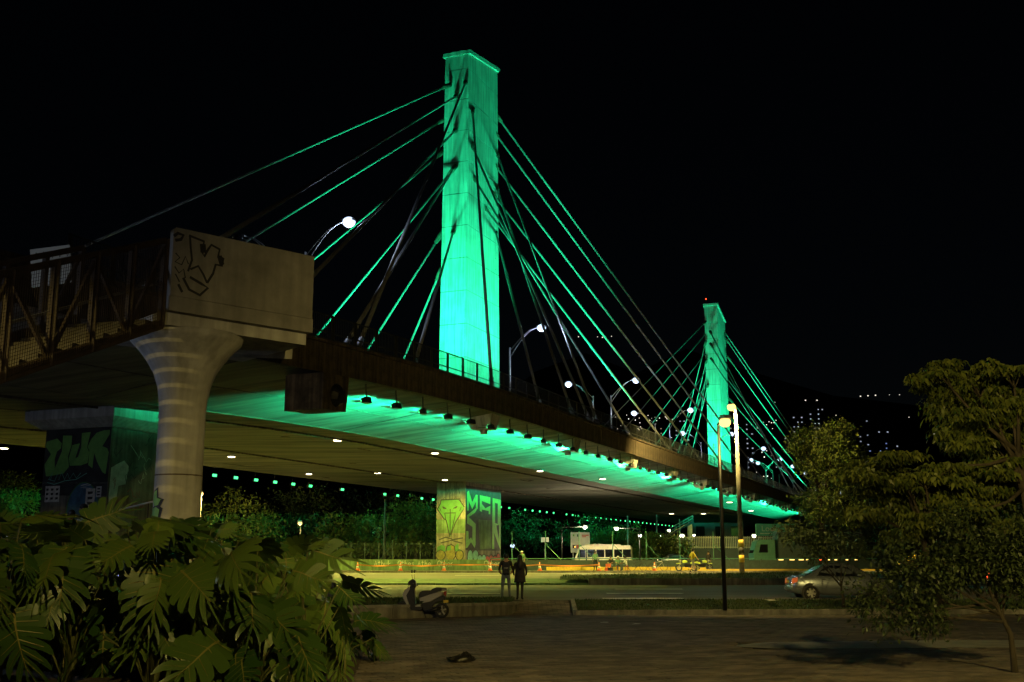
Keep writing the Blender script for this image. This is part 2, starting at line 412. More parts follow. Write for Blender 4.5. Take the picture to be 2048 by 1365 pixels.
# far kerb and verge
fk = empty('far_kerb', (-60,94.2,0)); fk['kind'] = 'structure'
for i in range(60):
    MB().box((-60+i*2.4+1.2, 94.25, .9), (2.38, .3, .26)).build('kerb_stone', M['kerb'], fk, world=True)
sheet('far_verge', [(-70,94.4,.98),(90,94.4,.98),(90,103,1.0),(-70,103,1.0)], M['turf'])

# grass blades
def grass_on(name, rows, n, h, label):
    mb = MB(); rw_ = len(rows)-1; cl = len(rows[0])-1
    V = []; F = []
    # area-weighted cells
    cells = []; ws = []
    for i in range(rw_):
        for j in range(cl):
            a, b, c = rows[i][j], rows[i][j+1], rows[i+1][j]
            cells.append((i, j)); ws.append((Vector(b)-Vector(a)).cross(Vector(c)-Vector(a)).length)
    ws = np.array(ws); ws /= ws.sum(); ch = np.random.choice(len(cells), n, p=ws)
    for c in ch:
        i, j = cells[c]; u, v = random.random(), random.random()
        p = Vector(rows[i][j]).lerp(Vector(rows[i][j+1]), u).lerp(Vector(rows[i+1][j]).lerp(Vector(rows[i+1][j+1]), u), v)
        a = random.random()*6.28; hh = h*(.5+random.random()); w = .02+.012*random.random()
        dx, dy = math.cos(a)*w, math.sin(a)*w; lx, ly = random.gauss(0,.4)*hh, random.gauss(0,.4)*hh
        o = len(V); V += [(p.x-dx,p.y-dy,p.z-.02),(p.x+dx,p.y+dy,p.z-.02),(p.x+lx,p.y+ly,p.z+hh)]; F.append((o,o+1,o+2))
    mb.v = V; mb.f = F; mb.m = [0]*len(F)
    o = mb.build(name, M['grass_blade']); tag(o, label, 'grass', kind='stuff'); return o
grass_on('grass', LB, 9000, .075, 'short grass on the verge above the retaining wall')
grass_on('grass', [[p for p in r if p.x < 22] for r in RB], 9000, .06, 'short grass on the verge along the plaza kerb')
grass_on('grass', [[p for p in r if p.x < 40] for r in IB], 9000, .12, 'rough grass on the road island')

# plaza: slab, pavers laid in running bond on the skew
plaza = sheet('plaza', [(-30,-14,-.035),(40,-14,-.035),(40,42.2,-.035),(2.75,41.3,-.035),(-.1,41.1,-.035),(WB.x+.05,WB.y+.1,-.035),(WA.x,WA.y+.1,-.035),(-30,24.4,-.035)], M['joint_sand'])
def paver_mesh(l, w, h=.05, b=.008):
    a, c = l/2, w/2
    v = [(-a,-c,-h),(a,-c,-h),(a,c,-h),(-a,c,-h),(-a,-c,-b),(a,-c,-b),(a,c,-b),(-a,c,-b),(-a+b,-c+b,0),(a-b,-c+b,0),(a-b,c-b,0),(-a+b,c-b,0)]
    f = [(8,9,10,11)]+[(i,(i+1)%4,4+(i+1)%4,4+i) for i in range(4)]+[(4+i,4+(i+1)%4,8+(i+1)%4,8+i) for i in range(4)]
    return v, f
PV, PF = paver_mesh(.38, .18)
ang = math.radians(24); ca, sa = math.cos(ang), math.sin(ang)
def path_zone(x, y):   # curved pale path crossing the right of the plaza
    yc = 26.2+.0*x; return x > 5.3 and abs(y-(27.4-.013*(x-13)**2)) < 1.05+.02*(x-5)
def bedx(y):           # right border of the planting bed
    return -2.1-.02*(y-10)**1.5 if y > 10 else -2.1
def in_plaza(x, y):
    if y < 15.5 or y > 42: return False
    wl = WA.y+(x-WA.x)*(WB.y-WA.y)/(WB.x-WA.x)-.15
    if x < WB.x and y > wl: return False
    if WB.x <= x < -.05 and y > 40.5+(x-WB.x)*.7: return False
    if -.05 <= x < 2.8 and y > 40.9: return False
    if x >= 2.8 and y > 41.0: return False
    if x < bedx(y)-.3 and y < 31: return False
    if abs(x) > .53*y+1.0: return False
    return not path_zone(x, y)
sites = []
for i in range(-20, 120):
    for j in range(-20, 240):
        u = i*.4+(.2 if j % 2 else 0)-8; v = j*.2-2
        x = u*ca-v*sa+6; y = u*sa+v*ca+12
        if in_plaza(x, y): sites.append((x, y))
sites.sort(key=lambda p: (0 if abs(p[0]) < .455*p[1] and p[1] > 18.7 else 1, p[0]**2+p[1]**2))
pm = bpy.data.meshes.new('paver'); pm.from_pydata(PV, [], PF); pm.materials.append(M['paver'])
for (x, y) in sites[:300]:
    o = obj('paver', pm, plaza); o.location = (x, y, random.gauss(0,.0018)); o.rotation_euler = (random.gauss(0,.006), random.gauss(0,.006), ang+random.gauss(0,.006))
def merged(name, sites_, pv, pf, rot, zf, parent, m):
    V = []; F = []; base = np.array(pv)
    for (x, y) in sites_:
        a = rot+random.gauss(0,.006); c, s_ = math.cos(a), math.sin(a); o = len(V); zz = zf(x, y)+random.gauss(0,.0018)
        V += [(x+p[0]*c-p[1]*s_, y+p[0]*s_+p[1]*c, (zf(x+p[0]*c-p[1]*s_, y+p[0]*s_+p[1]*c)-zf(x, y))+zz+p[2]) for p in pv]
        F += [tuple(k+o for k in f) for f in pf]
    mb = MB(); mb.v = V; mb.f = F; mb.m = [0]*len(F); o = mb.build(name, m, parent); o['kind'] = 'stuff'; return o
merged('paver_field', sites[300:], PV, PF, ang, lambda x, y: 0, plaza, M['paver'])
rs = []
for j in range(0, 24):
    for i in range(-1, 9):
        y = 41.06+j*.17; x = -.1+i*.36+(.18 if j % 2 else 0); t = (y-40.95)/4.05
        if rlo[0].x+(rhi[0].x-rlo[0].x)*t+.15 < x < rlo[1].x+(rhi[1].x-rlo[1].x)*t-.15: rs.append((x, y))
RPV, RPF = paver_mesh(.34, .15)
for x, y in rs:
    pass
rampm = bpy.data.meshes.new('paver'); rampm.from_pydata(RPV, [], RPF); rampm.materials.append(M['paver'])
for (x, y) in rs[:260]:
    o = obj('paver', rampm, ramp); t = (y-41.0)/4.05; o.location = (x, y, .4*t+.005); o.rotation_euler = (math.atan(.1), 0, 0)
# pale curved path flush with the pavers
R_ = []
for i in range(29):
    x = 5.3+i*.6; yc = 27.4-.013*(x-13)**2; h = (1.05+.02*(x-5))*min(1, math.sqrt(max(0.0, (x-5.25)/1.2)))
    R_.append([(x, yc-h, -.004), (x, yc, -.002), (x, yc+h, -.004)])
strip('path', R_, M['pale_paving'])

# planting bed mound
def bed_z(x, y):
    e = max(0, bedx(y)-x); t = min(1, e/2.2); back = min(1, max(0, (31-y)/3)); front = min(1, max(0, (y-7)/3))
    return -.05+(.75+.045*max(0, y-12))*(t*t*(3-2*t))*back*front
rows = []
for i in range(28):
    y = 7+i*.9; rows.append([(bedx(y)+.15-j*.75, y, bed_z(bedx(y)+.15-j*.75, y)) for j in range(24)])
strip('planting_bed', rows, M['soil'])

# ================================================================ BRIDGE
BP = Vector((-.34, 67.0, 0)); BA = Vector((.378813, .925473, 0)); BQ = Vector((-.925473, .378813, 0)); WID = 40.0
def zE(s): return 12.05 if s >= 5 else (12.05-.0009*(s-5)**2 if s > -25 else 11.24+.03*(s+25))
def BR(s, L, dz=0.0): return Vector((BP.x, BP.y, 0))+BA*s+BQ*L+Vector((0,0,zE(s)+dz))
def BZ(s, L, z): return Vector((BP.x, BP.y, z))+BA*s+BQ*L
bridge = empty('cable_stayed_bridge', tuple(BZ(41, 20, .9))); tag(bridge, 'wide concrete cable-stayed bridge with two tall pylons floodlit green', 'bridge')
ss = list(range(-96, -30, 6))+[-28+i*2.5 for i in range(14)]+list(range(8, 340, 8))
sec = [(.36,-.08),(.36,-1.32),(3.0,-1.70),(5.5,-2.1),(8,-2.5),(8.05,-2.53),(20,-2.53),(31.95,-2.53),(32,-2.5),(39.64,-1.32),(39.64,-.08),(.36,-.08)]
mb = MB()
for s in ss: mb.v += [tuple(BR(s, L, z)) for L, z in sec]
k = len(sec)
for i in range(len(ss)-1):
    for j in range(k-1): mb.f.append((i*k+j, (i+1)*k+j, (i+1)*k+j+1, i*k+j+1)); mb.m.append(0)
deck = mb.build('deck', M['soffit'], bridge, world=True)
# soffit construction joints: thin recess strips
for s in (-26, -6, 14, 34, 54, 74, 94, 114):
    q = MB(); a = [BR(s, L, z-.012) for L, z in ((.5,-1.34),(8,-2.5),(31.8,-2.53))]
    for u, w in ((a[0], a[1]), (a[1], a[2])): q.bar(u, w, .07, .02)
    q.build('joint_strip', M['fascia'], deck, world=True)
q = MB()
for i in range(len(ss)-1): q.bar(BR(ss[i], 4.4, -1.935), BR(ss[i+1], 4.4, -1.935), .05, .02)
q.build('joint_strip', M['fascia'], deck, world=True)
_rg = random.Random(21)
for i in range(34):
    s_, L_q = _rg.uniform(-30,110), _rg.uniform(9.5,30); w_, l_ = _rg.choice(((.25,.9),(.12,1.6),(.4,.4),(.18,2.6)))
    q = MB(); q.bar(BR(s_, L_q, -2.54), BR(s_+l_, L_q, -2.54), w_, .03); q.build('drain_hatch', M['fascia'], deck, world=True)
for L_q in (10.5, 22.0):
    q = MB(); q.tube([BR(t_, L_q, -2.60) for t_ in range(-60, 150, 10)], .06, 6); q.build('drain_pipe', M['fascia'], deck, world=True)
# fascia panels
fm = MB().box((0,0,-.66), (1.57,.34,1.42)).box((0,-.05,.02), (1.6,.5,.14)).mesh('fascia_panel', M['fascia'])
def along(o, s0, s1, L, dz):
    a = BR(s0, L, dz); b = BR(s1, L, dz); d = b-a
    o.matrix_local = Matrix.Translation(-ROOTLOC[bridge.name]) @ Matrix.Translation((a+b)/2) @ Matrix.Rotation(math.atan2(d.y, d.x), 4, 'Z') @ Matrix.Rotation(-math.atan2(d.z, math.hypot(d.x, d.y)), 4, 'Y')
s = -40.0; n = 0
while s < 240:
    o = obj('fascia_panel', fm, bridge); along(o, s, s+1.6, .18+random.gauss(0,.006), 0); s += 1.6
    if n >= 290: break
    n += 1
# railing panels (one shared mesh: two posts, three rails, upright bars)
rm_ = MB()
for x in (-.96,.96): rm_.box((x,0,.62), (.13,.03,1.24))
for z in (.14,.42,1.2): rm_.box((0,0,z), (1.98,.03,.06))
for i in range(12): rm_.box((-.84+i*.153,0,.66), (.034,.012,1.04))
rm = rm_.mesh('railing_panel', M['rail_metal'])
s = -36.0
while s < 236:
    o = obj('railing_panel', rm, bridge); along(o, s, s+2.0, .2, .09); s += 2.0
# pylons
S1, S2, PL = 37.5, 165.0, 20.0
def pylon(s0, z_near, z_far):
    lifts = 12; zb = 11.6
    core = MB()
    def ring(z, e=0):
        t = (z-zb)/44; w = 3.05-.3*t; l = 8.6-.7*t; dl = (3.05-w)*.3
        return [(s0-e-.15*(1-t), PL-e-.1*(1-t)), (s0+l+e, PL-e-.1*(1-t)), (s0+l+e, PL+w+e), (s0-e-.15*(1-t), PL+w+e)]
    def solid(mb_, z0, z1, e, tops=None):
        a = ring(z0, e); b = ring(z1, e); tz = tops or [z1]*4
        mb_.add([BZ(*p, z0) for p in a]+[BZ(p[0], p[1], z) for p, z in zip(b, tz)], [(0,3,2,1),(4,5,6,7),(0,1,5,4),(1,2,6,5),(2,3,7,6),(3,0,4,7)])
    solid(core, zb, min(z_near, z_far)-2.2, -.06)
    py = core.build('pylon', M['fascia'], bridge, world=True)
    h = (min(z_near, z_far)-2-zb)/lifts
    for i in range(lifts):
        q = MB(); z0 = zb+i*h+.035; z1 = zb+(i+1)*h-.035; solid(q, z0, z1, 0)
        # rows of formwork tie cones on the faces
        for z in np.arange(z0+.45, z1-.2, .62):
            rr = ring(z)
            for f_, (p, r_, ofs) in enumerate(((rr[3], rr[0], .22), (rr[0], rr[3], .22))):
                d = Vector((r_[0]-p[0], r_[1]-p[1])); d.normalize()
                c = BZ(p[0]+d.x*ofs-.012, p[1]+d.y*ofs, z); q.box(c, (.09,.09,.09))
            for ofs in (.45, 7.4): 
                if i > 5 and random.random() < .5: q.box(BZ(rr[0][0]+ofs, rr[0][1]-.012, z), (.09,.09,.09))
        q.build('concrete_lift', M['pylon_concrete'], py, world=True)
    q = MB(); zt = min(z_near, z_far)-2+.015; solid(q, zt, max(z_near, z_far), 0, [z_near-.45, z_far-.45, z_far-.45, z_near-.45]); q.build('concrete_lift', M['pylon_concrete'], py, world=True)
    q = MB(); a = ring(z_near, .22)
    zz = [z_near, z_far, z_far, z_near]
    q.add([BZ(*p, z-.44) for p, z in zip(a, zz)]+[BZ(*p, z) for p, z in zip(a, zz)], [(0,3,2,1),(4,5,6,7),(0,1,5,4),(1,2,6,5),(2,3,7,6),(3,0,4,7)])
    q.build('cap', M['pylon_concrete'], py, world=True)
    return py
py1 = pylon(S1, 55.6, 57.0); py1['label'] = 'nearer and larger green-lit pylon'
py2 = pylon(S2, 55.5, 53.2); py2['label'] = 'farther and smaller green-lit pylon'
q = MB().tube([BZ(S2+.5, PL+2.4, 55.3), BZ(S2+.5, PL+2.4, 56.6)], .06, 6); q.build('beacon_mast', M['dark_metal'], py2, world=True)
MB().ell(BZ(S2+.5, PL+2.4, 56.7), (.13,.13,.16), 8, 6).build('beacon', M['e_red'], py2, world=True)
# piers
def pier(s0, s1, L0, L1, z0, z1, cap=0):
    q = MB(); c = [(s0,L0),(s1,L0),(s1,L1),(s0,L1)]
    q.add([BZ(*p, z0) for p in c]+[BZ(*p, z1) for p in c], [(0,3,2,1),(4,5,6,7),(0,1,5,4),(1,2,6,5),(2,3,7,6),(3,0,4,7)])
    o = q.build('pier', M['old_wall'], bridge, world=True)
    if cap:
        q = MB(); e = .7; c = [(s0-e,L0-e),(s1+e,L0-e),(s1+e,L1+e),(s0-e,L1+e)]; d = [(s0-.15,L0-.15),(s1+.15,L0-.15),(s1+.15,L1+.15),(s0-.15,L1+.15)]
        q.add([BZ(*p, z1-.55) for p in d]+[BZ(*p, z1-.15) for p in c]+[BZ(*p, z1+cap) for p in c], [(0,3,2,1),(8,9,10,11)]+[(i,(i+1)%4,4+(i+1)%4,4+i) for i in range(4)]+[(4+i,4+(i+1)%4,8+(i+1)%4,8+i) for i in range(4)])
        q.build('pier_cap', M['concrete'], o, world=True)
    return o
pier1 = pier(S1-.2, S1+8.8, PL-.15, PL+3.0, .6, 9.6); pier1['label'] = 'graffiti-covered pier below the nearer pylon'
pier2 = pier(S2-.2, S2+8.6, PL-.15, PL+3.0, .6, 9.6); pier2['label'] = 'distant pier below the farther pylon'
_pl = U(225, 840, 50); _v = Vector((_pl.x-BP.x, _pl.y-BP.y, 0)); PS, PLL = _v.dot(BA), _v.dot(BQ)
pier3 = pier(PS, PS+4.2, PLL, PLL+3.9, -.1, 8.5, .45); pier3['label'] = 'near pier with large green letters behind the plants'
# stay cables
CAB = [('N',(931,165),109.5,-17.0),('N',(912,193),109.5,-32.5),('N',(910,262),109.5,-24.75),('N',(907,338),109.5,-18.2),('N',(906,465),109.5,-11.0),
 ('F',(895,172),109.5,-20),('F',(887,240),111.5,-5.25),('F',(885,305),111.5,8.5),('F',(907,338),109.5,24.25),('F',(881,471),111.5,36.75),('F',(880,545),111.5,49.5),
 ('N',(945,220),110.6,-.5),('N',(943,288),110.4,19.25),('N',(946,353),110.8,30.75),('N',(964,408),113.5,45.5),('N',(981,382),115.6,60),('N',(986,326),116.2,74.25),('N',(986,261),116.2,89.75),('N',(993,231),117,103.5),
 ('N',(993,305),117,21.25),('N',(993,373),117,15),('N',(991,463),117,8)]
def cable(T, B, r=.115):
    d = (T-B).normalized(); Bt = B-d*.5
    q = MB(); q.tube([Bt, T], r, 10); o = q.build('stay_cable', M['cable'], bridge, smooth=True, world=True)
    q = MB(); q.tube([T-d*1.0, T-d*.15, T+d*.5], [r*1.7, r*2.3, r*2.3], 10); q.build('sleeve', M['fascia'], o, smooth=True, world=True)
    q = MB(); q.tube([B-d*.4, B+d*1.6], [r*1.5, r*1.35], 10); q.build('sleeve', M['cable'], o, smooth=True, world=True)
near_anchor = []
for e, px, Y, s in CAB:
    T = U(px[0], px[1], Y); L = .75 if e == 'N' else 39.3
    cable(T, BR(s, L, .1))
    if e == 'N': near_anchor.append(s)
    # the farther pylon repeats the fan, turned half a turn about mid-span
    v = T-Vector((BP.x, BP.y, 0)); ts = v.dot(BA); tL = v.dot(BQ); sm = S1+S2+8
    s2 = sm-s; L2 = 40-L
    cable(BZ(sm-ts, 2*PL+2.9-tL, v.z), BR(s2, L2, .1))
for (px, s) in (((1421,665),128),((1422,690),139),((1424,720),147)):
    cable(U(px[0], px[1], 226.5), BR(s, .75, .1))
# anchor blocks below the near edge
for s in (-.5, 15, 30.75, 45.5, 60, 74.25, 89.75, 103.5, 122, 140, 158, 176, 190):
    q = MB(); c0 = [(s-.75,.45),(s+.75,.45),(s+.75,2.5),(s-.75,2.5)]; c1 = [(s-.5,.7),(s+.5,.7),(s+.5,1.9),(s-.5,1.9)]
    q.add([BR(*p, -1.25-.157*(p[1]-.36)) for p in c0]+[BR(*p, -2.25) for p in c1], [(0,1,2,3),(7,6,5,4),(0,4,5,1),(1,5,6,2),(2,6,7,3),(3,7,4,0)])
    o = q.build('anchor_block', M['pylon_concrete'], bridge, world=True)
    MB().tube([BR(s, 1.3, -2.2), BR(s, 1.3, -2.5)], .22, 10).build('anchor_cap', M['galv'], o, world=True)
# the big dark box hanging under the near deck edge
q = MB(); sB = -20.4; c = [(sB-1.15,-.35),(sB+1.0,-.35),(sB+1.0,1.6),(sB-1.15,1.6)]; c1 = [(sB-1.15,-.35),(sB+.8,-.35),(sB+.8,1.6),(sB-1.15,1.6)]
q.add([BR(*p, -1.45) for p in c]+[BR(*p, -3.05) for p in c1], [(0,1,2,3),(7,6,5,4),(0,4,5,1),(1,5,6,2),(2,6,7,3),(3,7,4,0)])
o = q.build('anchor_block', M['fascia'], bridge, world=True); o['label'] = 'large dark anchor block hanging under the deck edge by the footbridge'
MB().tube([BR(sB-.05, -.3, -2.4), BR(sB-.05, -.42, -2.42), BR(sB-.05, -.62, -2.46)], [.55,.5,.3], 16).build('anchor_cap', M['dark_metal'], o, world=True)
# downlights recessed in the soffit
for i, (x, y) in enumerate(sorted([(8,895),(298,914),(463,912),(618,947),(675,879),(755,945),(870,905),(890,959),(1080,941),(1205,957),(1459,1004),(1502,1021),(1343,1027),(1407,1027)])):
    p = G(x, y, 9.5)
    v = Vector((p.x-BP.x, p.y-BP.y, 0)); s_ = v.dot(BA); z = zE(s_)-2.53
    p = G(x, y, z); r = .30 if p.y < 140 else .42
    dl = empty('soffit_downlight', (p.x, p.y, z)); tag(dl, 'round warm downlight in the bridge soffit, '+nth(i)+' from the left', 'lamp', 'downlights in the bridge soffit')
    MB().lathe([(r+.1,.02),(r+.1,-.05),(r,-.07)], 16).build('bezel', M['dark_metal'], dl)
    MB().lathe([(r-.03,-.071),(r-.06,-.11)], 16).build('diffuser', M['e_soffit'], dl)
    l = spot('lamp', (0,0,-.2), (0,0,-3), PW['soffit']*(1.0 if p.y < 140 else .6), SOFLAMP, 165, .6, .25, dl, False)

# ---- green floodlights under the deck edges
def flood(kind):
    e = empty('green_floodlight'); 
    MB().tube([(0,0,.78),(0,0,.62),(.10,0,.1)], .035, 6).build('bracket', M['dark_metal'], e)
    h = MB(); h.slab([(-.17,-.14),(.12,-.17),(.17,.05),(-.12,.14)], (.1,0,0), (0,1,0), (0,0,1), (1,0,0), .29, .03); h.build('housing', M['dark_metal'], e)
    k = 1.0 if kind == 'near' else 1.25
    if kind == 'near': [MB().box((.1,y_,z_), (.62,l_,.012)).build('beam_blocker', M['dark_metal'], e) for y_, z_, l_ in ((.46,-.05,.56),(.34,.085,.30))]  # plates added above and below the lens to block stray beam
    MB().box((.1,.16,.0), (.5*k,.02,.2*k), Matrix.Rotation(math.radians(18 if kind == 'near' else -8), 3, 'X')).build('lens', M['e_green'], e)
    return e
rotb = math.atan2(BA.y, BA.x)
fl0 = flood('near'); s = -16.2; first = True; fi = 0
_d = spot('beam', (.1,.26,.0), (.5,5.2,-.03), PW['flood'], GREEN, 104, .9, .05, fl0, False)
while s < 150:
    o = fl0 if first else copy_tree(fl0); first = False
    o.location = BR(s, .62, -2.12); o.rotation_euler = (random.gauss(0,.02),0,rotb+random.gauss(0,.12))
    tag(o, 'dark floodlight under the near deck edge, '+nth(fi)+' right of the anchor block', 'floodlight', 'floodlights under the near deck edge'); fi += 1
    s += 3.03
fl1 = flood('far'); s = 10.0; first = True; fi = 0
spot('beam', (.1,.3,-.05), (.1,6,-2.6), PW['farflood'], (.05,1,.40), 110, .8, .15, fl1, False)
for i in range(58):
    if i in (3, 10, 12, 13, 16, 21, 22, 27, 33, 38): s += 3.3; continue
    o = fl1 if first else copy_tree(fl1); first = False
    o.location = BR(s, 39.4, -2.35); o.rotation_euler = (0,0,rotb+math.pi)
    tag(o, 'glowing green light under the far deck edge, '+nth(fi)+' from the left', 'floodlight', 'floodlights under the far deck edge'); s += 3.3; fi += 1

# ---- floodlights standing on the deck round each pylon
def deck_flood(s, L, ts, tL, tz, power, deg):
    p = BZ(s, L, 12.2); t = BZ(ts, tL, tz); e = empty('pylon_floodlight', tuple(p))
    tag(e, 'floodlight on the deck aimed up at the '+('nearer' if s < 100 else 'farther')+' pylon', 'floodlight', 'floodlights at the pylon feet')
    d = (t-p-Vector((0,0,.5))).normalized(); R = d.to_track_quat('Y', 'Z').to_matrix()
    MB().tube([(0,0,-.2),(0,0,.3)], .05, 6).build('stand', M['dark_metal'], e)
    MB().box((0,0,.5), (.5,.3,.4), R).build('housing', M['dark_metal'], e)
    MB().box(Vector((0,0,.5))+d*.16, (.44,.02,.34), R).build('lens', M['e_green'], e)
    spot('beam', Vector((0,0,.5))+d*.3, Vector((0,0,.5))+d*5, power, GREEN, min(150, deg+34), 1.0, 1.1, e, False)
for s0 in (S1, S2):
    P_ = PW['pylon']
    for ds, L, ts, tL, tz, k, deg in ((-13,18.0,0,21.2,44,2.1,62),(-13,24.5,0,21.6,52,2.2,55),(-3.2,21.5,0,21.5,20,.05,90),(-5,20.5,0,21.5,34,.28,70),
                                  (0,7.0,3,20,42,1.5,66),(9,7.0,5,20,52,1.9,60),(7.5,16.8,6.5,20,18,.05,90),(3,15,4,20,30,.16,80),
                                  (19,20,8,21.5,42,1.2,62),(4,34,4,23,42,.9,64)):
        deck_flood(s0+ds, L, s0+ts, tL, tz, P_*k, deg)

# ---- twin-arm street lamps on the deck
def bridge_lamp(head, sgn, idx, lit=True):
    """head: 3-D lamp position; arm runs across the deck; sgn +1 head towards the near edge"""
    v = head-Vector((BP.x, BP.y, 0)); s = v.dot(BA); L = v.dot(BQ)
    base = BZ(s, L+sgn*3.0, zE(s)-.1); e = empty('bridge_street_lamp', tuple(base)); H = head.z-base.z
    ax = -BQ*sgn
    pole = [Vector((0,0,0)), Vector((0,0,H-1.6))]
    MB().tube(pole, [.12,.075], 8).build('pole', M['galv'], e, smooth=True)
    for k, z0 in (('a', H-1.9), ('b', H-2.5)):
        pts = [Vector((0,0,z0))+ax*(2.7*t)+Vector((0,0,(H-z0)*math.sin(t*math.pi/2))) for t in [i/8 for i in range(9)]]
        MB().tube(pts, .035, 6).build('arm', M['galv'], e, smooth=True)
    q = MB(); R = ax.to_track_quat('Y', 'Z').to_matrix(); c = ax*3.0+Vector((0,0,H))
    q.box(c+Vector((0,0,.06)), (.36,.85,.12), R); q.build('lamp_head', M['galv'], e)
    r = .40 if head.y < 100 else (.42 if head.y < 200 else .46)
    MB().ell(c+Vector((0,0,-.06)), (r,r,r*.8), 12, 8).build('lamp_globe', M['e_cool'] if lit else M['glass_dark'], e, smooth=True)
    if lit and head.y < 200: point('bulb', c+Vector((0,0,-.4)), PW['bridge'], COOL, .25, e, False)
    return e
def on_height(px, py, z): return G(px, py, z)
lamps = [((698,443),1,1,'nearest cool white street lamp on the bridge, left of the big pylon'),((1083,655),1,1,'cool white street lamp on the bridge just right of the big pylon'),
 ((1272,760),1,1,'cool white bridge lamp high between the two pylons'),((1381,820),1,1,'cool white bridge lamp left of the far pylon, upper one'),
 ((1137,768),-1,1,'cool white bridge lamp facing left, lower between the pylons'),((1268,826),-1,1,'cool white bridge lamp facing left below the high middle one'),((1365,866),-1,1,'cool white bridge lamp facing left, lower left of the far pylon'),
 ((480,476),-1,0,'unlit bridge lamp with curved arm above the footbridge parapet'),((1463,868),1,1,'cool white bridge lamp right behind the tall sodium lamp pole'),((1527,897),1,1,'cool white bridge lamp right of the far pylon'),
 ((1585,933),1,1,None),((1611,946),1,1,None),((1633,958),1,1,None),((1652,969),1,1,None),((1560,919),1,1,None),((1502,920),-1,1,None),((1516,926),-1,1,None),((1668,996),1,1,None),((1630,979),-1,1,None),((1648,986),-1,1,None),((1683,986),1,1,None)]
for i, (px, sg, lit, lab) in enumerate(lamps):
    head = on_height(px[0], px[1], 22.0 if i != 7 else 20.8)
    if i == 7:
        n_ = on_height(698, 443, 22.0); head = U(480, 476, n_.y+4)
    if head.y > 330: head = U(px[0], px[1], 330+10*(i % 5))
    e = bridge_lamp(head, sg, i, lit)
    tag(e, lab or 'small cool white bridge lamp far along the deck, '+nth(sorted(q[0][0] for q in lamps if not q[3]).index(px[0]))+' of them from the left', 'street lamp', 'street lamps on the bridge')

# ================================================================ FOOTBRIDGE
fa = Vector((-7.46, 23.0, 0)); fb = Vector((-4.83, 25.4, 0)); fd = (fb-fa).normalized(); fn = Vector((fd.y, -fd.x, 0)); UP = Vector((0,0,1))
fb_root = empty('footbridge', (-7.36, 24.4, -.05)); tag(fb_root, 'dark footbridge with concrete landing, flared round column and mesh-sided stair', 'footbridge')
Lf = (fb-fa).length
# parapet panel on the camera side, beam band under it, end return
q = MB(); q.slab([(0,0),(Lf,0),(Lf,1.53),(.06,1.53),(0,1.47)], fa+Vector((0,0,7.56))+fn*.08, fd, UP, fn, .09, .012); par = q.build('parapet', M['bridge_paint'], fb_root, world=True)
q = MB(); q.slab([(-.02,0),(Lf+.01,0),(Lf+.01,.325),(-.02,.325)], fa+Vector((0,0,7.225))+fn*.085, fd, UP, fn, .11, .01); q.build('edge_beam', M['bridge_paint'], fb_root, world=True)
q = MB()
for z0, z1, inset in ((6.95,7.3,.05),):
    p = [fa+fd*.05, fb-fd*.05, fb-fd*.05-fn*3.0, fa+fd*.05-fn*3.0]
    q.add([(v.x,v.y,z0) for v in p]+[(v.x,v.y,z1) for v in p], [(0,3,2,1),(4,5,6,7),(0,1,5,4),(1,2,6,5),(2,3,7,6),(3,0,4,7)])
q.build('landing_slab', M['concrete'], fb_root, world=True)
# walkway linking the landing to the bridge deck
p0 = fb-fn*1.5; p1 = BR(-25.5, .2, -.55)
q = MB(); q.bar(Vector((p0.x-.9,p0.y,7.1)), Vector((p1.x, p1.y, p1.z-.2)), 2.6, .45); q.build('walkway_slab', M['concrete'], fb_root, world=True)
for sd in (-1.25, 1.25):
    q = MB(); q.bar(Vector((p0.x-.9+sd,p0.y+.6,7.9)), Vector((p1.x+sd, p1.y, p1.z+.6)), .12, 1.1); q.build('parapet', M['bridge_paint'], fb_root, world=True)
# column with flared head
prof = [(.51,0),(.51,5.25),(.53,5.55),(.58,5.85),(.68,6.15),(.84,6.42),(1.04,6.68),(1.22,6.86),(1.27,7.02)]
col = MB().lathe(prof, 48, (-7.42, 24.5, -.05)).build('column', M['concrete'], fb_root, smooth=True, world=True)
for k in range(1, 3):
    MB().lathe([(.514,0),(.514,.03)], 48, (-7.42,24.5,1.9*k)).build('formwork_joint', M['fascia'], col, world=True)
